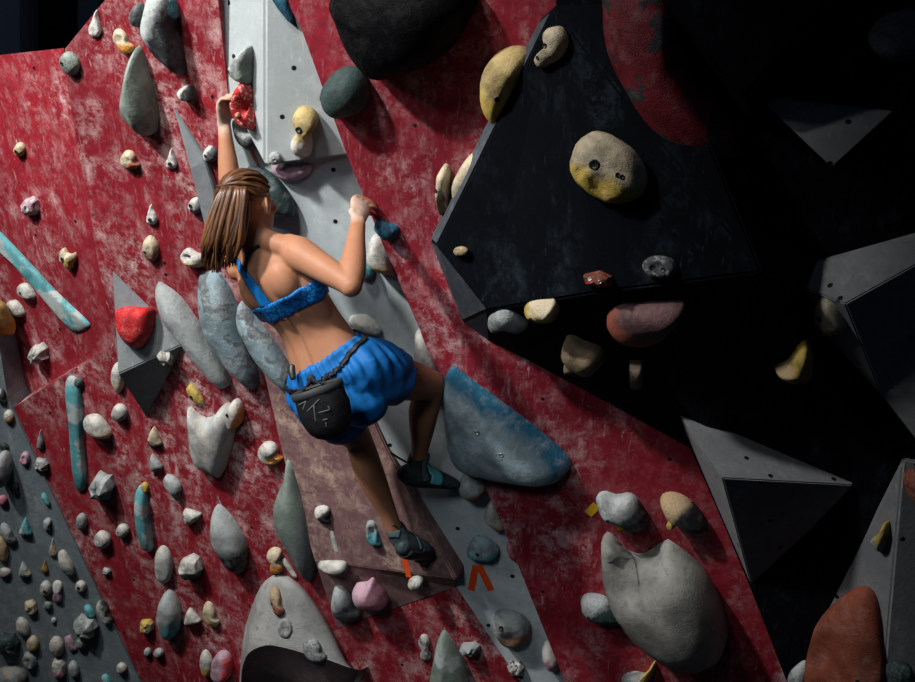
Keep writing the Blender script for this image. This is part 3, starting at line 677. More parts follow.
HP('small red rectangular hold with two white bolts on the black volume', [(583, 274), (600, 270), (613, 276), (613, 286), (598, 287), (585, 284)], 'rust/red:270', .04, at=(598, 279), flat=True, bolts=[(-.4, .2, .006), (.4, .05, .006)], steel=True, wall='overhang_volume')
H('grey ring-shaped hold with two pockets on the black volume', 'oval', 660, 267, 36, 24, 'darkgrey/grey:spots', -5, ht=.04, dents=[(0, 0, .6, .45)], bolts=[(-.35, .05, .008), (.3, -.1, .008)], wall='overhang_volume', at=(660, 262))
HP('grey-white hooked hold hanging under the black volume edge', [(488, 318), (496, 308), (508, 306), (520, 314), (530, 324), (526, 332), (514, 330), (508, 334), (500, 330), (490, 328)], 'grey/dulltan:290', .05, at=(508, 320), amp=.08, dents=[(.1, -.5, .35, .7)])
HP('yellow wedge hold under the lower edge of the black volume', [(524, 308), (532, 300), (548, 298), (556, 300), (560, 320), (546, 322), (532, 318)], 'yellow/cream:100', .06, at=(542, 312), bolts=[(-.4, -.2, .010)], chalk=.2)
HP('tan snout-shaped hold in the shade under the black volume', [(561, 337), (570, 334), (582, 342), (600, 350), (606, 364), (602, 374), (588, 377), (570, 374), (563, 366), (570, 356)], 'dulltan', .09, at=(583, 358), dents=[(.1, -.55, .3, .5)], amp=.05, chalk=.2)
HP('broken pink and brown rock hold under the black volume', [(607, 320), (622, 304), (660, 300), (686, 300), (680, 318), (668, 336), (650, 346), (630, 346), (612, 338)], 'dullpink/rust:240', .08, at=(645, 322), amp=.06, chalk=.15)
H('small brown peg hanging below the broken rock hold', 'bar', 636, 374, 15, 30, 'dulltan', 0, ht=.05, bolts=[(0, -.7, .008)])
HP('yellow-brown bird-like hold in the deep shade on the right', [(774, 372), (788, 364), (800, 342), (808, 340), (813, 358), (812, 378), (800, 384), (784, 382)], 'yellow/tan:200', .07, at=(796, 366), bolts=[(.2, -.3, .008)], amp=.06, chalk=.1)
HP('pale pointed hold with two black bolt holes below the grey star volume', [(815, 300), (820, 297), (832, 304), (845, 322), (848, 330), (838, 336), (822, 334), (816, 322)], 'cream', .05, at=(830, 318), bolts=[(-.4, .35, .009), (0, -.3, .014)], amp=.02, chalk=.2, wall='star_volume')
HP('dull grey round hold with ring marks at the top right edge', [(868, 34), (878, 18), (896, 10), (918, 10), (935, 24), (936, 44), (920, 58), (894, 62), (874, 52)], 'darkgrey', .12, at=(902, 36), amp=.03, dents=[(-.45, .1, .25, .3)], chalk=.3)
HP('long dark red macro hold at the top of the upper wall', [(606, -40), (603, 4), (607, 44), (622, 84), (646, 120), (672, 152), (704, 168), (738, 164), (742, 146), (726, 118), (704, 76), (684, 30), (668, -40)], 'deepred/dark:spots', .16, at=(662, 62), amp=.04, chalk=.25, wall='wall_upper')
# ---- bottom right corner
HP('rusty red rounded macro hold on the grey wedge volume', [(808, 650), (818, 622), (838, 598), (858, 586), (872, 588), (880, 605), (884, 640), (884, 690), (850, 705), (810, 700), (804, 676)], 'rust', .06, at=(848, 650), amp=.04, dents=[(-.35, -.25, .25, .4)], bolts=[(.6, -.3, .007)], chalk=.3, wall='wedge_volume')
HP('small yellow-grey flake hold high on the grey wedge volume', [(888, 520), (891, 524), (888, 540), (882, 552), (874, 546), (870, 540), (880, 532)], 'yellow/grey:240', .04, at=(881, 538), wall='wedge_volume')
HP('dark green hold at the bottom edge of the right corner', [(886, 668), (894, 660), (908, 664), (914, 676), (910, 690), (890, 690)], 'darkgreen', .05, at=(900, 676), bolts=[(-.2, 0, .008)], wall='wedge_volume')
HP('brown-red hold at the right edge on the grey wedge volume', [(904, 474), (914, 468), (930, 476), (932, 500), (916, 506), (906, 494)], 'rust/brown:270', .06, at=(914, 487), wall='wedge_volume')
HP('pale blue-white hold at the foot of the wedge volume', [(788, 676), (798, 662), (806, 660), (810, 672), (806, 690), (790, 696)], 'grey/palegrey:90', .04, at=(800, 678), wall='wedge_volume')
# ---- low grey wall, small holds
G = 'wall_lower'
def S(label, shape, x, y, w, h, tone, rot=0, **k): return H(label, shape, x, y, w, h, tone, rot, wall=G, **k)
S('big white-topped dark green egg hold at the left edge of the grey wall', 'egg', 3, 468, 22, 40, 'palegrey/darkgreen:275', 0, ht=.10)
S('small red hold under the big green egg hold', 'egg', 3, 500, 11, 12, 'pink/red:300')
S('small black hook right of the big green egg hold', 'bean', 17, 488, 8, 14, 'dark', 0)
S('small black hold above the big green egg hold', 'egg', 4, 446, 12, 8, 'dark', -20)
S('pinkish ring hold high on the grey wall', 'oval', 25, 458, 11, 15, 'lilac/pink:270', -10, dents=[(0, .1, .4, .6)])
S('turquoise and white arrowhead hold on the grey wall', 'tri', 26, 526, 14, 19, 'turq/white:200', 0)
S('white and dark hooked hold right of the turquoise arrowhead', 'bean', 48, 524, 11, 14, 'palegrey/dark:330', -10)
S('long white and black hold at the left, below the red one', 'bean', 8, 534, 13, 26, 'palegrey/dark:300', 25)
S('thin teal chip at the grey wall edge', 'wedge', 46, 499, 8, 15, 'turq/teal:290', 10)
S('cream teardrop hold near the grey wall edge', 'drop', 53, 547, 9, 19, 'cream', 0)
S('white hold with a green lower half in mid grey wall', 'wedge', 67, 563, 15, 30, 'white/darkgreen:280', 10)
S('beige oval hold at the left edge of the grey wall', 'oval', 2, 549, 14, 28, 'tan', 10)
S('white hold with a pink base at the left edge', 'egg', 5, 572, 14, 11, 'white/pink:270')
S('cream triangular hold left of the small ochre hold', 'tri', 24, 569, 13, 17, 'palegrey/cream:300', 10)
S('small ochre hold on the grey wall', 'drop', 45, 566, 8, 14, 'ochre')
S('white hold with a dark hole beside the pinkish long hold', 'egg', 46, 588, 13, 17, 'white', 0, bolts=[(.1, 0, .007)])
S('pinkish white long hold in mid grey wall', 'peanut', 58, 591, 11, 23, 'lilac/white:90', 0)
S('round white hold with a dark eye near the grey wall edge', 'oval', 81, 586, 12, 13, 'white', 0, bolts=[(-.1, .1, .008)])
S('cream block hold left of the grey-green smear', 'block', 31, 607, 13, 16, 'cream', 10)
S('white egg-shaped hold above the yellow and white hold', 'egg', 23, 626, 14, 21, 'white/palegrey:270', 25)
S('yellow and white knob hold above the ring-shaped hold', 'egg', 33, 643, 14, 17, 'cream/yellow:300', 0)
S('cream oval hold with a tan centre, largest of the low grey wall', 'oval', 57, 646, 16, 22, 'white/tan:spots', 15)
S('pinkish sliver hold right of the cream oval', 'bar', 71, 643, 8, 17, 'lilac', 25)
S('grey-green nub right of the pinkish sliver', 'egg', 81, 643, 12, 12, 'greengrey')
S('cluster-shaped pale green-white hold below the turquoise chip', 'crystal', 86, 626, 27, 25, 'palegrey/greengrey:spots', -10, ht=.06)
S('bright turquoise chip hold on the grey wall', 'wedge', 90, 611, 12, 15, 'turq', 0)
S('white loop-shaped hold with a dark slot at the grey wall edge', 'bean', 104, 612, 14, 27, 'white/dark:20', 18)
S('pink and white hold below the cream oval', 'block', 59, 668, 15, 22, 'white/pink:280', 0)
S('grey-white hold right of the pink and white hold', 'egg', 74, 669, 12, 19, 'palegrey/grey:280', 10)
S('grey ring-shaped hold at the lower left', 'oval', 30, 660, 15, 20, 'grey/palegrey:spots', 20, dents=[(0, 0, .4, .5)])
S('dark green lump hold at the left edge above the grey dome', 'crystal', 8, 643, 26, 25, 'darkgreen', 0, ht=.05)
S('big grey-beige dome hold in the bottom left corner', 'oval', 11, 678, 34, 28, 'grey/tan:spots', 0, ht=.08)
S('small white and orange hold at the bottom near the red wall', 'egg', 122, 668, 12, 13, 'white/rust:300', 15)
S('white and turquoise hold at the bottom edge of the grey wall', 'wedge', 107, 680, 11, 14, 'white/turq:40', 0)
S('grey-green smeared nub below the white holed hold', 'egg', 48, 605, 10, 10, 'greengrey')
S('tiny white stub above the cream oval', 'egg', 54, 620, 6, 7, 'white')
S('white and orange knob near the top of the grey wall', 'egg', 9, 416, 12, 14, 'white/orange:300', at=(6, 416))
S('dark hold with a white side at the top of the grey wall', 'bean', 2, 396, 12, 16, 'dark/palegrey:170', at=(1, 398))
# ---- tape marks
M_TAPE = NT('orange_tape').fin((.72, .075, .012), .6, .2)
def tape(label, a, b, wpx, mat=M_TAPE, wall=None, group=None):
    loc, n, _, wo = hit((a[0] + b[0]) / 2, (a[1] + b[1]) / 2, only=wall)
    A = onplane(*a, loc, n); B = onplane(*b, loc, n)
    d = (B - A); L = d.length; d.normalize(); s = n.cross(d); w = wpx * (loc - CAM).y / FPX / 2
    M = Matrix((s, d, n)).transposed().to_4x4(); M.translation = A + n * .0006
    bm = bmesh.new(); N = 6; rows = []
    for k in range(N + 1):
        e = .0012 * (k % 2) if k in (0, N) else 0
        rows.append([bm.verts.new((x * w, L * k / N + .002 * noise.noise(V((x * 3, k, A.x * 9))), z)) for x, z in ((-1, 0), (-1, .001 + .0005 * math.sin(k)), (1, .001 + .0005 * math.cos(k)), (1, 0))])
    for r0, r1 in zip(rows, rows[1:]):
        for i in range(4): bm.faces.new((r0[i], r0[(i + 1) % 4], r1[(i + 1) % 4], r1[i]))
    bm.faces.new(rows[0]); bm.faces.new(rows[-1][::-1])
    bmesh.ops.recalc_face_normals(bm, faces=bm.faces)
    me = bpy.data.meshes.new('tape_strip'); bm.to_mesh(me); bm.free()
    o = link('tape_strip', me, mat); o.matrix_world = M
    tag(o, label, 'tape', group)
G2 = 'orange tape marks'
tape('left strip of the orange tape pair under the teal stone hold', (476, 565), (471, 590), 7, wall='wall_channel', group=G2)
tape('right strip of the orange tape pair under the teal stone hold', (479, 565), (491, 590), 7, wall='wall_channel', group=G2)
tape("short orange tape strip below the climber's left shoe", (404, 556), (409, 577), 6, wall='panel_volume', group=G2)
M_YT = NT('yellow_tape').fin((.60, .36, .02), .6, .2)
tape('yellow tape tab left of the grey and white hold on the right wall', (588, 514), (597, 505), 9, mat=M_YT, wall='wall_right', group='yellow tape marks')
tape('yellow tape tab under the grey and white hold on the right wall', (616, 522), (621, 530), 7, mat=M_YT, wall='wall_right', group='yellow tape marks')
# ------------------------------------------------------------------ the climber
def cr(p0, p1, p2, p3, f):
    return .5 * (2 * p1 + (p2 - p0) * f + (2 * p0 - 5 * p1 + 4 * p2 - p3) * f * f + (3 * p1 - p0 - 3 * p2 + p3) * f ** 3)
def interp(L, n):
    """catmull-rom through a list of equal-length tuples (Vectors or floats)"""
    out = []
    for i in range(len(L) - 1):
        a, b, c, d = L[max(i - 1, 0)], L[i], L[i + 1], L[min(i + 2, len(L) - 1)]
        for s in range(n):
            out.append(tuple(cr(w, x, y, z, s / n) for w, x, y, z in zip(a, b, c, d)))
    out.append(L[-1]); return out
def tube(bm, path, seg=20, n=5, ref=None, flat_end=False):
    """path = [(centre, r_side, r_front)]; smooth tapering tube with rounded caps"""
    path = [(V(p[0]), p[1], p[2] if len(p) > 2 else p[1]) for p in path]
    P = interp(path, n) if n > 1 else path
    rings = []; prev = None
    for i, (c, rx, ry) in enumerate(P):
        t = (P[min(i + 1, len(P) - 1)][0] - P[max(i - 1, 0)][0]).normalized()
        x = V(ref) if ref is not None else (prev if prev is not None else (V((1, 0, .1)) if abs(t.x) < .9 else V((0, 1, 0))))
        x = (x - t * x.dot(t)).normalized(); prev = x
        y = t.cross(x)
        rings.append((c, x, y, rx, ry, t))
    # round caps
    c, x, y, rx, ry, t = rings[0]
    pre = [(c - t * min(rx, ry) * math.sin(a), x, y, rx * math.cos(a), ry * math.cos(a), t) for a in (1.35, 1.0, .5)]
    c, x, y, rx, ry, t = rings[-1]
    post = [(c + t * min(rx, ry) * math.sin(a), x, y, rx * math.cos(a), ry * math.cos(a), t) for a in (.5, 1.0, 1.35)]
    rings = pre + rings + ([] if flat_end else post)
    vr = []
    for c, x, y, rx, ry, t in rings:
        vr.append([bm.verts.new(c + x * rx * math.cos(k * 2 * math.pi / seg) + y * ry * math.sin(k * 2 * math.pi / seg)) for k in range(seg)])
    for A, B in zip(vr, vr[1:]):
        for k in range(seg): bm.faces.new((A[k], A[(k + 1) % seg], B[(k + 1) % seg], B[k]))
    bm.faces.new(vr[0][::-1]); bm.faces.new(vr[-1])
def ball(bm, c, ax, r):
    """ellipsoid with axes ax (three unit vectors) and radii r"""
    t = bmesh.ops.create_icosphere(bm, subdivisions=4, radius=1)
    for v in t['verts']:
        q = v.co.copy(); v.co = c + ax[0] * q.x * r[0] + ax[1] * q.y * r[1] + ax[2] * q.z * r[2]
def remeshed(bm, name, voxel, smooth=3, fac=.5):
    bmesh.ops.recalc_face_normals(bm, faces=bm.faces)
    me = bpy.data.meshes.new(name + '_src'); bm.to_mesh(me); bm.free()
    o = bpy.data.objects.new(name + '_src', me); COL.objects.link(o)
    m = o.modifiers.new('r', 'REMESH'); m.mode = 'VOXEL'; m.voxel_size = voxel
    s = o.modifiers.new('s', 'SMOOTH'); s.iterations = smooth; s.factor = fac
    dg = bpy.context.evaluated_depsgraph_get()
    out = bpy.data.meshes.new_from_object(o.evaluated_get(dg)); out.name = name
    bpy.data.objects.remove(o); bpy.data.meshes.remove(me)
    return out
hipL, hipR = pd(318, 393, 4.33), pd(366, 371, 4.19)
shL, shR = pd(238, 262, 4.20), pd(295, 251, 4.04)
HC, SHC = (hipL + hipR) / 2, (shL + shR) / 2
U = (SHC - HC).normalized(); TL = (SHC - HC).length
def lat(t):
    a = (hipR - hipL).normalized(); b = (shR - shL).normalized()
    t = max(0, min(1, t)); r = a * (1 - t) + b * t
    r -= U * r.dot(U); return r.normalized()
RINGS = [(-.24, .07, .07, .0), (-.12, .128, .098, .004), (0, .160, .112, .008), (.12, .160, .108, .006), (.28, .140, .090, -.004), (.44, .123, .080, -.012),
         (.60, .128, .084, -.006), (.76, .140, .092, .004), (.90, .146, .090, .008), (1.0, .118, .072, .006), (1.09, .066, .056, .0)]
def ringat(t):
    for a, b in zip(RINGS, RINGS[1:]):
        if a[0] <= t <= b[0]:
            f = (t - a[0]) / (b[0] - a[0]); i = RINGS.index(a)
            z = RINGS[max(i - 1, 0)]; d = RINGS[min(i + 2, len(RINGS) - 1)]
            return [cr(w, x, y, q, f) for w, x, y, q in zip(z[1:], a[1:], b[1:], d[1:])]
    return list(RINGS[-1][1:])
def tpt(t, phi, off=0):                 # torso surface: phi 0 = right side, 90 = back, 180 = left
    rx, ry, sh = ringat(t); R = lat(t); B = R.cross(U)
    a = math.radians(phi)
    return HC + U * TL * t + B * sh + R * (rx + off) * math.cos(a) + B * (ry + off) * math.sin(a)
bm = bmesh.new()
ts = [-.24 + k * (1.33 / 40) for k in range(41)]
def torso(bm, ts, off=0, seg=32):
    vr = [[bm.verts.new(tpt(t, 360 * k / seg, off)) for k in range(seg)] for t in ts]
    for A, B_ in zip(vr, vr[1:]):
        for k in range(seg): bm.faces.new((A[k], A[(k + 1) % seg], B_[(k + 1) % seg], B_[k]))
    bm.faces.new(vr[0][::-1]); bm.faces.new(vr[-1])
torso(bm, ts)
R1, R0 = lat(1), lat(0); B1, B0 = R1.cross(U), R0.cross(U)
# shoulder blades, lats, trapezius, buttocks, bust
for s in (1, -1):
    ball(bm, SHC + R1 * s * .075 - U * .085 + B1 * .058, (R1, B1, U), (.052, .043, .070))
    tube(bm, [(SHC + U * .075 + R1 * s * .02, .034), (SHC + U * .035 + R1 * s * .075 + B1 * .01, .036), ((shR if s > 0 else shL) + U * .005, .04)])
    tube(bm, [(SHC + R1 * s * .125 - U * .07, .035), (SHC + R1 * s * .115 - U * .15 + B1 * .01, .04), (SHC + R1 * s * .10 - U * .24, .028)])
    ball(bm, HC + R0 * s * .076 - U * .045 + B0 * .050, (R0, B0, U), (.086, .072, .092))
    ball(bm, SHC + R1 * s * .062 - U * .12 - B1 * .075, (R1, B1, U), (.058, .05, .058))
# head
hc = pd(248, 205, 4.10)
F = V((.50, .84, .16)).normalized(); HU = (V((-.10, -.12, 1)) - F * V((-.10, -.12, 1)).dot(F)).normalized(); HR = F.cross(HU)
AX = (HR, F, HU)
ball(bm, hc + HU * .012 - F * .008, AX, (.073, .093, .090))
ball(bm, hc + F * .030 - HU * .045, AX, (.056, .062, .066))
ball(bm, hc + F * .052 - HU * .088, AX, (.026, .026, .022))
tube(bm, [(hc + F * .088 + HU * .012, .007), (hc + F * .098 - HU * .010, .010), (hc + F * .104 - HU * .026, .013)])
for s in (1, -1):
    ball(bm, hc + F * .084 - HU * .03 + HR * s * .010, AX, (.010, .012, .009))
    ball(bm, hc + F * .070 - HU * .020 + HR * s * .036, AX, (.022, .020, .018))
    e = hc + HR * s * .080 - F * .004 - HU * .012
    ea = (F * .78 + HR * s * -.62).normalized(); eb = ea.cross(HU)
    ball(bm, e, (ea, eb, HU), (.022, .008, .034)); ball(bm, e + HR * s * .004 - F * .006, (ea, eb, HU), (.012, .008, .024))
ball(bm, hc + F * .086 - HU * .052, AX, (.022, .012, .007)); ball(bm, hc + F * .084 - HU * .064, AX, (.019, .012, .008))
tube(bm, [(SHC + U * .03, .062, .058), (SHC + U * .09, .052), (hc - HU * .055 - F * .018, .050), (hc - HU * .01 - F * .015, .05)])
# arms
elR, wrR = pd(351, 285, 3.93), pd(358, 221, 4.11)
elL, wrL = pd(231, 193, 4.27), pd(224, 122, 4.245)
def arm(sh, el, wr, s):
    k_ = 1 if s > 0 else .86
    tube = lambda bm, P, **q: globals()['tube'](bm, [(p[0], *[r * k_ for r in p[1:]]) for p in P], **q)
    d1 = el - sh; d2 = wr - el
    tube(bm, [(sh - d1 * .10, .046), (sh + d1 * .08, .055), (sh + d1 * .35, .049), (sh + d1 * .6, .044), (sh + d1 * .85, .038), (el, .037)], n=6)
    bend = (d1.normalized() - d2.normalized()).normalized()
    tube(bm, [(el - d2 * .02, .035), (el + d2 * .18, .042), (el + d2 * .42, .039), (el + d2 * .72, .030), (el + d2 * .95, .026, .021), (wr, .025, .020)], n=6)
    ball(bm, el + bend * .008, (V((1, 0, 0)), V((0, 1, 0)), V((0, 0, 1))), (.031, .031, .031))
arm(shR, elR, wrR, 1); arm(shL, elL, wrL, -1)
# hands: palm, four fingers of different lengths bent at the knuckles, thumb from the side of the palm
def hand(wr, kn, across, tipdir, curl, thumb_to):
    d = kn - wr; D = d.normalized(); across = (across - D * across.dot(D)).normalized()
    tube(bm, [(wr - D * .01, .024, .019), (wr + d * .25, .030, .017), (wr + d * .65, .038, .016), (wr + d * .95, .040, .013)], ref=across, n=4)
    tip = tipdir.normalized()
    for i, (ln, r) in enumerate(((.064, .0082), (.074, .0086), (.069, .0083), (.052, .0074))):
        b = wr + d * .92 + across * (1.5 - i) * .0205
        d1 = (D * .8 + tip * .5).normalized(); d2 = tip; d3 = (tip * .8 + curl.normalized() * .7).normalized()
        p1 = b + d1 * ln * .45; p2 = p1 + d2 * ln * .33; p3 = p2 + d3 * ln * .26
        tube(bm, [(b - D * .02, r * 1.1), (b, r * 1.12), (p1, r * 1.03), (p2, r * .95), (p3, r * .8)], seg=10, n=3)
    tb = wr + d * .28 + across * .028
    m = tb * .45 + thumb_to * .55 + across * .014
    tube(bm, [(wr + d * .15 + across * .012, .013), (tb, .0125), (m, .0105), (thumb_to, .0085)], seg=10, n=3)
knR = pd(361, 203, 4.20)
hand(wrR, knR, V((-.75, -.25, .55)), V((.62, .75, .05)), V((.5, .6, -.5)), pd(372, 214, 4.27))
knL = pd(226, 100, 4.20)
hand(wrL, knL, V((.25, -.45, .80)), V((.85, -.35, -.10)), V((.6, .75, -.2)), pd(237, 116, 4.16))
# legs
knR_, anR = pd(430, 385, 4.44), pd(418, 461, 4.62)
knL_, anL = pd(357, 437, 4.57), pd(396, 533, 4.74)
def leg(hip, kn, an, back):
    d1 = kn - hip; d2 = an - kn; b = back
    tube(bm, [(hip - d1 * .05, .088), (hip + d1 * .15, .090), (hip + d1 * .45, .080), (hip + d1 * .75, .066), (hip + d1 * .95, .056), (kn, .053)], n=6, seg=24)
    tube(bm, [(kn - d2 * .02, .050), (kn + d2 * .12, .051), (kn + d2 * .32 + b * .012, .054), (kn + d2 * .52 + b * .008, .047), (kn + d2 * .75, .035), (kn + d2 * .93, .030), (an, .031)], n=6, seg=24)
leg(hipR, knR_, anR, V((-.6, -.8, 0)))
leg(hipL, knL_, anL, V((-.5, -.8, 0)))
# feet inside the shoes
toeR = pd(456, 481, 4.70); heelR = pd(407, 474, 4.62)
toeL = pd(430, 551, 4.88); heelL = pd(404, 546, 4.74)
for an, he, to in ((anR, heelR, toeR), (anL, heelL, toeL)):
    tube(bm, [(an, .029), (an * .4 + he * .6, .026), (he * .7 + to * .3, .026), (he * .3 + to * .7, .022), (he * .2 + to * .8, .016)], n=4)
body = remeshed(bm, 'body', .0052, 4, .5)
# spine furrow and chalked hands
ca = body.attributes.new('chalk', 'FLOAT', 'POINT')
vals = []
for v in body.vertices:
    q = v.co - HC; t = q.dot(U) / TL
    if -.02 < t < .98:
        R = lat(t); B = R.cross(U); x = q.dot(R)
        if q.dot(B) > .02 and abs(x) < .06:
            w_ = math.exp(-(x / .014) ** 2) * min(1, max(0, t) * 6, (1 - t) * 8)
            v.co -= B * .011 * w_
            v.co += B * .004 * math.exp(-((abs(x) - .034) / .016) ** 2) * min(1, max(0, t) * 6, (1 - t) * 4)
    dR = (v.co - (knR + wrR) / 2).length; dL = (v.co - (knL + wrL) / 2).length
    c = max(0, min(1, (.095 - min(dR, dL)) / .05))
    vals.append(c * (.75 + .5 * noise.noise(v.co * 40)))
ca.data.foreach_set('value', vals)
t = NT('skin')
ob = t.tc('Object')
n1 = t.noise(ob, 9, 5, .6)
c = t.mix(t.ramp(n1, .3, .7), (.35, .155, .085), (.43, .205, .12))
at = t.n('ShaderNodeAttribute', attribute_name='chalk')
c = t.mix(at.outputs['Fac'], c, (.62, .50, .43))
t.bump(t.noise(ob, 160, 4, .6), .12, .002)
SKIN = t.fin(c, .55, .28)
t.b.inputs['Subsurface Weight'].default_value = .08; t.b.inputs['Subsurface Radius'].default_value = (.02, .008, .004); t.b.inputs['Subsurface Scale'].default_value = .5
person = bpy.data.objects.new('person', None); COL.objects.link(person); person.location = HC; person.empty_display_size = .1
tag(person, 'woman climber seen from behind in blue sports bra and blue shorts, left arm reaching up', 'person')
bpy.context.view_layer.update()
def pchild(name, me, mat, parent=None, smooth=True, label=None):
    o = link(name, me, mat, parent or person, smooth)
    if parent is None or parent is person: o.location = -HC
    if label: o['label'] = label
    return o
pchild('body', body, SKIN)
BT = BVHTree.FromPolygons([v.co for v in body.vertices], [tuple(p.vertices) for p in body.polygons])
def onbody(p, off, tree=None):
    lc, n, _, _ = (tree or BT).find_nearest(p)
    return lc + n * off
# ---- shorts
bm = bmesh.new()
def tsh(phi): return .235 + .045 * math.cos(math.radians(phi))
seg = 40
vr = []
for j in range(15):
    f = j / 14
    vr.append([bm.verts.new(tpt(-.23 + (tsh(360 * k / seg) + .23) * f, 360 * k / seg, .013 + .004 * math.sin(f * 3.1))) for k in range(seg)])
for A, B_ in zip(vr, vr[1:]):
    for k in range(seg): bm.faces.new((A[k], A[(k + 1) % seg], B_[(k + 1) % seg], B_[k]))
bm.faces.new(vr[0][::-1]); bm.faces.new(vr[-1])
for s in (1, -1):
    ball(bm, HC + R0 * s * .078 - U * .045 + B0 * .052, (R0, B0, U), (.100, .084, .106))
def shortleg(hip, kn, f, r0, r1):
    d = kn - hip
    P = [(hip - d * .05, r0), (hip + d * .2, r0 * 1.02), (hip + d * f * .7, (r0 + r1) / 2), (hip + d * f, r1)]
    tube(bm, P, n=4, seg=28, flat_end=True)
shortleg(hipR, knR_, .44, .108, .100); shortleg(hipL, knL_, .70, .102, .090)
sh = remeshed(bm, 'shorts', .0065, 3)
for v in sh.vertices:                   # gathers fanning out from the waist, folds towards the hems
    q = v.co - HC; tt = q.dot(U) / TL; R = lat(0); B = R.cross(U)
    ph = math.atan2(q.dot(B), q.dot(R))
    wv = math.sin(ph * 30 + tt * 9 + 4 * noise.noise(v.co * 7)) * math.exp(-((tt - .10) / .17) ** 2) * .0062
    wv += noise.noise(V((q.dot(R) * 9, q.dot(U) * 22, q.dot(B) * 9))) * .009
    v.co += v.normal * wv
t = NT('blue_shorts_cloth'); ob = t.tc('Object')
c = t.mix(t.ramp(t.noise(ob, 14, 4, .6), .3, .7), (.003, .10, .34), (.005, .14, .43))
t.bump(t.noise(ob, 300, 3, .6), .15, .002)
shorts = pchild('shorts', sh, t.fin(c, .62, .25))
STREE = BVHTree.FromPolygons([v.co for v in sh.vertices], [tuple(p.vertices) for p in sh.polygons])
# ---- sports bra
def ribbon(pts, w, off, tree, thick=.003, wdir=None, outward=None):
    """a strap laid over the body: centre points, half-width, lift above the skin"""
    bm = bmesh.new(); rows = []
    P = interp([(V(p), ) for p in pts], 8); P = [p[0] for p in P]
    for i, p in enumerate(P):
        lc, n, _, _ = tree.find_nearest(p)
        tg = (P[min(i + 1, len(P) - 1)] - P[max(i - 1, 0)]).normalized()
        s = n.cross(tg).normalized()
        ww = w(i / (len(P) - 1)) if callable(w) else w
        row = []
        for k in range(5):
            q = lc + s * ww * (k / 2 - 1)
            l2, n2, _, _ = tree.find_nearest(q)
            row.append((l2 + n2 * off, n2))
        rows.append([bm.verts.new(a + n_ * thick) for a, n_ in row] + [bm.verts.new(a) for a, n_ in row[::-1]])
    m = len(rows[0])
    for A, B_ in zip(rows, rows[1:]):
        for k in range(m): bm.faces.new((A[k], A[(k + 1) % m], B_[(k + 1) % m], B_[k]))
    bm.faces.new(rows[0][::-1]); bm.faces.new(rows[-1])
    bmesh.ops.recalc_face_normals(bm, faces=bm.faces)
    me = bpy.data.meshes.new('ribbon'); bm.to_mesh(me); bm.free(); return me
t = NT('blue_mottled_bra'); ob = t.tc('Object')
c = t.mix(t.ramp(t.noise(ob, 95, 3, .6), .44, .56), (.004, .05, .17), (.006, .19, .58))
t.bump(t.noise(ob, 120, 3, .6), .2, .003)
BRA = t.fin(c, .6, .25)
bm = bmesh.new(); seg = 64; vr = []
for j in range(11):
    row = []
    for k in range(seg):
        ph = 360 * k / seg; fr = max(0, -math.sin(math.radians(ph)))
        lo = .60 - .03 * fr + .015 * math.cos(math.radians(ph)); hi = .735 + .19 * fr ** .7 + .02 * math.cos(math.radians(ph))
        p = tpt(lo + (hi - lo) * j / 10, ph, .03)
        q = onbody(p, .006 if 0 < j < 10 else .002)
        row.append(bm.verts.new(q))
    vr.append(row)
for A, B_ in zip(vr, vr[1:]):
    for k in range(seg): bm.faces.new((A[k], A[(k + 1) % seg], B_[(k + 1) % seg], B_[k]))
bmesh.ops.smooth_vert(bm, verts=bm.verts, factor=.4, use_axis_x=True, use_axis_y=True, use_axis_z=True)
bmesh.ops.recalc_face_normals(bm, faces=bm.faces)
r = bmesh.ops.solidify(bm, geom=bm.faces[:], thickness=-.003)
me = bpy.data.meshes.new('sports_bra'); bm.to_mesh(me); bm.free()
bra = pchild('sports_bra', me, BRA)
M_BLUE = NT('blue_strap_cloth').fin((.005, .17, .52), .6, .25)
M_BLK = NT('black_webbing').fin((.008, .009, .012), .6, .3)
def sp(px, py): # a point on the climber seen in the photograph
    lc, n, _, _ = BT.ray_cast(CAM, ray(px, py).normalized()); return lc
def onback(pts): return [sp(*p) or pd(*p, 4.05) for p in pts]
s1 = pchild('back_strap', ribbon(onback([(266, 305), (257, 291), (247, 276), (240, 265)]), lambda f: .021 - .007 * f, .004, BT), M_BLUE, bra, label='bright blue wide back strap')
s2 = pchild('neck_strap', ribbon(onback([(248, 278), (247, 263), (251, 252), (260, 245)]), .006, .004, BT), M_BLK, bra, label='thin black neck strap')
s3 = pchild('shoulder_strap', ribbon(onback([(241, 267), (237, 260)]) + [SHC - R1 * .08 + U * .05, SHC - R1 * .085 - B1 * .06], .010, .004, BT), M_BLUE, bra)
# ---- hair: cap and ponytail of separate locks in one mesh
t = NT('brown_hair'); ob = t.tc('UV', (1, 1, 1))
st = t.n('ShaderNodeTexNoise'); t.l(t.tc('UV', (60, 2.2, 1)), st.inputs['Vector']); st.inputs['Scale'].default_value = 1; st.inputs['Detail'].default_value = 4
c = t.mix(t.ramp(st.outputs['Fac'], .38, .68), (.018, .008, .005), (.20, .078, .026))
t.bump(st.outputs['Fac'], .6, .006)
HAIR = t.fin(c, .38, .5)
bm = bmesh.new(); uvl = bm.loops.layers.uv.new('UVMap')
tie = hc - F * .085 + HU * .060 - HR * .012
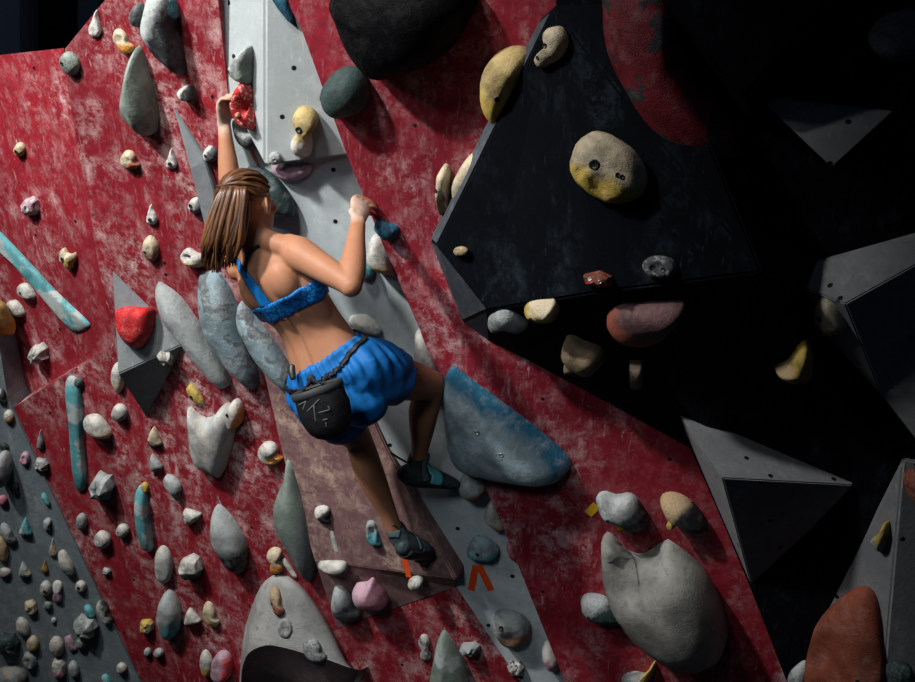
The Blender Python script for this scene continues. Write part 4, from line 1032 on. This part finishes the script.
# cap: strands' base over the skull, swept back to the tie
NU, NV = 40, 22; grid = []
cc = hc + HU * .014 - F * .010
axis = (tie - cc).normalized()
xa = HR - axis * HR.dot(axis); xa.normalize(); ya = axis.cross(xa)
for j in range(NV + 1):
    row = []
    for i in range(NU):
        a = 2 * math.pi * i / NU
        dirx = xa * math.cos(a) + ya * math.sin(a)
        side = dirx.dot(HU)
        # how far forward the hairline reaches: forehead on top, behind the ears at the sides, nape below
        reach = 1.95 if side > .35 else (1.16 + .79 * max(0, (side + .15) / .5) if side > -.15 else 1.16 - .15 * min(1, (-side - .15)))
        th = reach * j / NV
        q = axis * math.cos(th) + dirx * math.sin(th)
        l = V((q.dot(HR) * .082, q.dot(F) * .103, q.dot(HU) * .099))
        wob = 1 + .012 * math.sin(i * 5.1 + j * .2) + .010 * noise.noise(q * 8)
        if j == NV: wob *= .95
        row.append(bm.verts.new(cc + HR * l.x * wob + F * l.y * wob + HU * l.z * wob))
    grid.append(row)
for j in range(NV):
    for i in range(NU):
        try: f = bm.faces.new((grid[j][i], grid[j][(i + 1) % NU], grid[j + 1][(i + 1) % NU], grid[j + 1][i]))
        except ValueError: continue
        for lp, (a, b) in zip(f.loops, ((i, j), (i + 1, j), (i + 1, j + 1), (i, j + 1))): lp[uvl].uv = (a / NU * 1.3, b / NV)
def lock(bm, pts, r0, k):
    P = interp([(V(p),) for p in pts], 7); P = [p[0] for p in P]; n = len(P); rows = []
    for i, p in enumerate(P):
        f = i / (n - 1); tg = (P[min(i + 1, n - 1)] - P[max(i - 1, 0)]).normalized()
        x = (V((1, .3, 0)) - tg * V((1, .3, 0)).dot(tg)).normalized(); y = tg.cross(x)
        r = r0 * (.55 + .75 * math.sin(min(1, f * 1.15 + .12) * math.pi * .75)) * (1 - max(0, f - .75) / .25 * .75)
        rows.append([bm.verts.new(p + x * r * 1.25 * math.cos(q * math.pi / 3.5) + y * r * .7 * math.sin(q * math.pi / 3.5)) for q in range(7)])
    for i in range(n - 1):
        for q in range(7):
            f = bm.faces.new((rows[i][q], rows[i][(q + 1) % 7], rows[i + 1][(q + 1) % 7], rows[i + 1][q]))
            for lp, (a, b) in zip(f.loops, ((q, i), (q + 1, i), (q + 1, i + 1), (q, i + 1))): lp[uvl].uv = (k * .37 + a * .016, b / n)
    bm.faces.new(rows[-1])
rs = random.Random(5)
for k in range(210):
    u, w_ = rs.random(), rs.random()
    e = u ** .8
    start = tie + HR * (u - .5) * .05 + HU * (w_ - .5) * .04 + F * .01
    x1 = 212 + 34 * u + rs.uniform(-2, 2); x2 = 204 + 38 * u + rs.uniform(-2, 2); x3 = 201 + 36 * u + rs.uniform(-3, 3)
    y3 = 264 + rs.uniform(-20, 9) - 2 * abs(u - .4) * 8 + 4 * u
    d0 = 3.955 + .055 * w_
    lock(bm, [start, pd((start - CAM).x * 0 + 222 + 24 * u, 188 + 4 * w_, d0 + .01), pd(x1, 214, d0), pd(x2, 243, d0 + .01), pd(x3, y3, d0 + .035 + .01 * rs.random())], rs.uniform(.0032, .0068), k)
for k in range(26):                     # swept strands over the skull
    a = 2 * math.pi * k / 26 + rs.uniform(-.1, .1); dirx = xa * math.cos(a) + ya * math.sin(a); side = dirx.dot(HU)
    if side < -.6: continue
    reach = 1.85 if side > .35 else 1.25
    pts = []
    for th in (reach, reach * .75, reach * .5, reach * .25, .05):
        q = axis * math.cos(th) + dirx * math.sin(th)
        pts.append(cc + HR * q.dot(HR) * .083 + F * q.dot(F) * .104 + HU * q.dot(HU) * .100)
    lock(bm, pts, .006, k + 200)
bmesh.ops.recalc_face_normals(bm, faces=bm.faces)
me = bpy.data.meshes.new('hair'); bm.to_mesh(me); bm.free()
hair = pchild('hair', me, HAIR)
bm = bmesh.new()
tube(bm, [(tie - F * .004 + HR * .020, .007), (tie - F * .016, .007), (tie - F * .004 - HR * .022, .007)], n=4, seg=8)
me = bpy.data.meshes.new('hair_tie'); bm.to_mesh(me); bm.free(); pchild('hair_tie', me, M_BLK, hair)
for s in (1, -1):
    bm = bmesh.new(); ball(bm, hc + F * .081 + HU * .004 + HR * s * .030, AX, (.012, .009, .007))
    me = bpy.data.meshes.new('eye'); bm.to_mesh(me); bm.free(); pchild('eye', me, NT('eye').fin((.5, .48, .45), .2, .5))
bm = bmesh.new(); ball(bm, hc + F * .0925 - HU * .057, AX, (.019, .008, .007)); me = bpy.data.meshes.new('lips'); bm.to_mesh(me); bm.free()
pchild('lips', me, NT('lips').fin((.45, .14, .11), .4, .4))
# ---- climbing shoes
t = NT('black_shoe_rubber'); ob = t.tc('Object')
SHOE = t.fin(t.mix(t.ramp(t.noise(ob, 30, 5, .6), .35, .7), (.016, .022, .027), (.055, .08, .092)), .5, .35)
TEALM = NT('teal_shoe_leather').fin((.07, .33, .37), .5, .35)
SLATE = NT('slate_shoe_leather').fin((.06, .10, .12), .5, .35)
def shoe(an, he, to, up, label, panelcol):
    bm = bmesh.new()
    ax_ = (to - he).normalized(); sd = ax_.cross(up).normalized(); up = sd.cross(ax_).normalized()
    L = (to - he).length
    tube(bm, [(an + up * .012, .038, .038), (an * .6 + (he + ax_ * .03) * .4, .040, .039), (he + ax_ * .045 + up * .008, .040, .040)], n=4)
    tube(bm, [(he - ax_ * .002, .034, .036), (he + ax_ * L * .22, .041, .040), (he + ax_ * L * .5, .044, .036), (he + ax_ * L * .78 - up * .004, .043, .027), (he + ax_ * L * .98 - up * .010, .031, .019)], ref=sd, n=5)
    me = remeshed(bm, 'shoe_body', .004, 4)
    r = bpy.data.objects.new('climbing_shoe', None); COL.objects.link(r); r.parent = person; r.location = he - HC; r['label'] = label
    def c(name, me, mat, lab=None):
        o = link(name, me, mat, r, True); o.location = -he
        if lab: o['label'] = lab
        return o
    tr = BVHTree.FromPolygons([v.co for v in me.vertices], [tuple(p.vertices) for p in me.polygons])
    c('upper', me, SHOE)
    bm = bmesh.new()                     # sole: a thin rubber plate following the underside
    rows = []
    for i in range(13):
        f = i / 12; w_ = (.030 + .012 * math.sin(f * 2.6)) * (1 if f < .9 else .8); row = []
        for k in range(7):
            x = (k / 3 - 1) * w_
            lc, n, _, _ = tr.ray_cast(he + ax_ * L * f * 1.02 + sd * x - up * .2, up)
            if lc is None: lc, n, _, _ = tr.find_nearest(he + ax_ * L * f + sd * x * .6 - up * .03)
            row.append(bm.verts.new(lc + n * .004))
        rows.append(row)
    for A, B_ in zip(rows, rows[1:]):
        for k in range(6): bm.faces.new((A[k], A[k + 1], B_[k + 1], B_[k]))
    bmesh.ops.recalc_face_normals(bm, faces=bm.faces); bmesh.ops.solidify(bm, geom=bm.faces[:], thickness=.005)
    me = bpy.data.meshes.new('sole'); bm.to_mesh(me); bm.free(); c('sole', me, NT('sole_rubber').fin((.012, .012, .014), .6, .3))
    pts = [he + ax_ * L * .52 + up * .1 * math.sin(a) + sd * .1 * math.cos(a) for a in (-.35, .25, .8, 1.4, 2.0, 2.6)]
    c('side_panel', ribbon([tr.find_nearest(p)[0] for p in pts], .024, .0015, tr, .002), panelcol, 'coloured side panel')
    pts = [he + ax_ * L * .30 + up * .1 * math.sin(a) + sd * .1 * math.cos(a) for a in (-.1, .5, 1.0, 1.6, 2.2, 2.9)]
    c('strap', ribbon([tr.find_nearest(p)[0] for p in pts], .011, .002, tr, .003), SLATE)
    pts = [he - ax_ * .1 + up * .02 + sd * x for x in (-.06, -.02, .02, .06)]
    c('heel_band', ribbon([tr.find_nearest(p)[0] for p in pts], .014, .0015, tr, .002), SLATE)
    bm = bmesh.new()
    b = he - ax_ * .030 + up * .045
    tube(bm, [(b + ax_ * .012, .009, .004), (b - ax_ * .018 + up * .010, .010, .004), (b - ax_ * .050 + up * .024, .009, .004)], ref=sd, n=4, seg=8)
    me = bpy.data.meshes.new('pull_tab'); bm.to_mesh(me); bm.free(); c('pull_tab', me, SHOE)
shoe(anR, heelR, toeR, V((-.05, -.25, .97)), 'dark climbing shoe with a teal side panel on the right foot', TEALM)
shoe(anL, heelL, toeL, V((-.25, -.2, .92)), 'black climbing shoe on the left foot', SLATE)
# ------------------------------------------------------------------ chalk bag
ctr = pd(317, 389, 3.985)
la = (pd(346, 379, 4.00) - pd(291, 398, 4.00)).normalized()
dn = V((.04, .10, -1)); dn = (dn - la * dn.dot(la)).normalized(); fr_ = la.cross(dn)
bag = bpy.data.objects.new('chalk_bag', None); COL.objects.link(bag); bag.location = ctr; bag.empty_display_size = .05
tag(bag, "black chalk bag hanging from a belt at the back of the climber's waist", 'bag')
bpy.context.view_layer.update()
def bchild(name, me, mat, lab=None, par=None):
    o = link(name, me, mat, par or bag, True)
    if par is None: o.location = -ctr
    if lab: o['label'] = lab
    return o
def lathe(prof, seg=28, rx=.082, ry=.056, wob=0):
    bm = bmesh.new(); vr = []
    for j, (z, r) in enumerate(prof):
        vr.append([bm.verts.new(ctr + dn * z + la * rx * r * math.cos(q * 2 * math.pi / seg) * (1 + wob * noise.noise(V((q * .5, z * 30, 1)))) + fr_ * ry * r * math.sin(q * 2 * math.pi / seg) * (1 + wob * noise.noise(V((q * .5, z * 30, 5))))) for q in range(seg)])
    for A, B_ in zip(vr, vr[1:]):
        for k in range(seg): bm.faces.new((A[k], A[(k + 1) % seg], B_[(k + 1) % seg], B_[k]))
    bm.faces.new(vr[-1]); bmesh.ops.recalc_face_normals(bm, faces=bm.faces)
    me = bpy.data.meshes.new('bag_body'); bm.to_mesh(me); bm.free(); return me
t = NT('black_bag_cloth'); ob = t.tc('Object')
t.bump(t.noise(ob, 60, 5, .6), .4, .006)
BAGM = t.fin(t.mix(t.ramp(t.noise(ob, 20, 4, .6), .4, .75), (.003, .0035, .005), (.010, .011, .014)), .7, .25)
me = lathe([(.0, .97), (.02, 1.0), (.06, 1.02), (.10, .97), (.13, .84), (.15, .62), (.162, .34), (.166, .1)], wob=.10)
bb_ = bchild('bag_body', me, BAGM)
GT = BVHTree.FromPolygons([v.co for v in me.vertices], [tuple(p.vertices) for p in me.polygons])
bchild('rim', lathe([(-.004, .90), (-.010, .96), (-.008, 1.03), (.004, 1.05), (.014, 1.03), (.016, .98), (.012, .90)], wob=.02), NT('rim_binding').fin((.03, .033, .036), .6, .3), 'stiff grey rim binding')
bchild('lining', lathe([(.0, .93), (.02, .92), (.025, .5), (.026, .1)]), NT('fleece_lining').fin((.25, .25, .25), .9, .1))
bm = bmesh.new(); MARK = NT('grey_print').fin((.08, .09, .09), .6, .2)
def stroke(a, b, w_):
    A, B_ = [(270 + x / 5.68, 340 + y / 5.68) for x, y in (a, b)]
    P = []
    for k in range(6):
        f = k / 5; q = GT.ray_cast(CAM, ray(A[0] + (B_[0] - A[0]) * f, A[1] + (B_[1] - A[1]) * f).normalized())
        if q[0] is not None: P.append((q[0], q[1]))
    if len(P) < 2: return
    d = (P[-1][0] - P[0][0]).normalized(); rows = []
    for p, n in P:
        s = n.cross(d).normalized() * w_
        rows.append([bm.verts.new(p + s - n * .002), bm.verts.new(p + s + n * .0012), bm.verts.new(p - s + n * .0012), bm.verts.new(p - s - n * .002)])
    for X_, Y_ in zip(rows, rows[1:]):
        for k in range(4): bm.faces.new((X_[k], X_[(k + 1) % 4], Y_[(k + 1) % 4], Y_[k]))
    bm.faces.new(rows[0][::-1]); bm.faces.new(rows[-1])
for a, b in (((160, 372), (204, 348)), ((204, 348), (186, 400)), ((210, 408), (282, 336)), ((248, 372), (262, 472)), ((276, 414), (342, 396)), ((342, 396), (330, 376)), ((300, 455), (328, 448)), ((318, 470), (322, 495))):
    stroke(a, b, .0021)
me = bpy.data.meshes.new('printed_mark'); bm.to_mesh(me); bm.free(); bchild('printed_mark', me, MARK, 'grey printed strokes on the bag', bb_)
# belt round the waist, buckle, knot
bp = []
for k in range(41):
    ph = 360 * k / 40
    a = math.radians(ph)
    tt = .235 + .055 * math.cos(a) - .085 * max(0, math.sin(a)) ** 2 - .0 * max(0, -math.cos(a))
    bp.append(tpt(tt, ph, .05))
wt = STREE
me = ribbon(bp, .0085, .004, wt, .003); belt = bchild('belt', me, M_BLK)
def surf(px, py, off=.008):
    q = STREE.ray_cast(CAM, ray(px, py).normalized())
    return (q[0] + q[1] * off) if q[0] is not None else pd(px, py, 4.08)
bm = bmesh.new()
kn0 = surf(313, 378, .012)
tube(bm, [(kn0, .010), (kn0 * .5 + (ctr - la * .05) * .5 - fr_ * .01, .005), (ctr - la * .066 + dn * .004, .005)], n=4, seg=8)
tube(bm, [(kn0, .010), (kn0 * .5 + (ctr + la * .03) * .5 - fr_ * .01, .005), (ctr + la * .06 + dn * .004, .005)], n=4, seg=8)
me = bpy.data.meshes.new('hanging_cord'); bm.to_mesh(me); bm.free(); bchild('hanging_cord', me, M_BLK)
bm = bmesh.new(); k2 = surf(300, 376, .012)
ball(bm, kn0, (la, fr_, dn), (.016, .010, .014)); me = bpy.data.meshes.new('knot'); bm.to_mesh(me); bm.free(); bchild('knot', me, M_BLK)
bm = bmesh.new(); tube(bm, [(pd(292, 366, 4.17), .010, .006), (pd(292, 372, 4.165), .012, .008), (pd(293, 378, 4.16), .010, .007)], n=3, seg=10)
me = bpy.data.meshes.new('cord_lock'); bm.to_mesh(me); bm.free(); bchild('cord_lock', me, M_BOLT)
# ------------------------------------------------------------------ light
w = bpy.data.worlds.new('world'); SC.world = w; w.use_nodes = True
w.node_tree.nodes['Background'].inputs[0].default_value = (.25, .42, .7, 1)
w.node_tree.nodes['Background'].inputs[1].default_value = .035
def spot(name, loc, aim, energy, size, blend, radius, color):
    l = bpy.data.lights.new(name, 'SPOT'); l.energy = energy; l.spot_size = math.radians(size); l.spot_blend = blend
    l.shadow_soft_size = radius; l.color = color
    o = bpy.data.objects.new(name, l); COL.objects.link(o); o.location = loc
    o.rotation_euler = (aim - V(loc)).to_track_quat('-Z', 'Y').to_euler(); return o
aim = wp(195, 205)
for d, e, sz, rad in ((V((-2.2, -2.9, 2.4)), 1250, 56, .15), (V((-.8, -3.0, 2.6)), 330, 56, .30), (V((-3.2, -2.7, 1.9)), 190, 54, .30)):
    spot('hall_key_fill_spot', tuple(aim + d), aim, e, sz, 1.0, rad, (1.0, .96, .90))  # first is the upper-left key lamp, the other two are added to fill shadows
a2 = pd(405, 495, 4.9)
spot('low_fill_spot', (-1.5, .6, CAMZ + 1.1), a2, 160, 30, 1.0, .4, (.92, .96, 1.0))  # added fill lamp, unseen: brightens the channel and the climber's legs
vs = SC.view_settings
vs.view_transform = 'Standard'; vs.look = 'None'; vs.gamma = 1.0; vs.exposure = 0.0; vs.use_curve_mapping = False
SC.display_settings.display_device = 'sRGB'
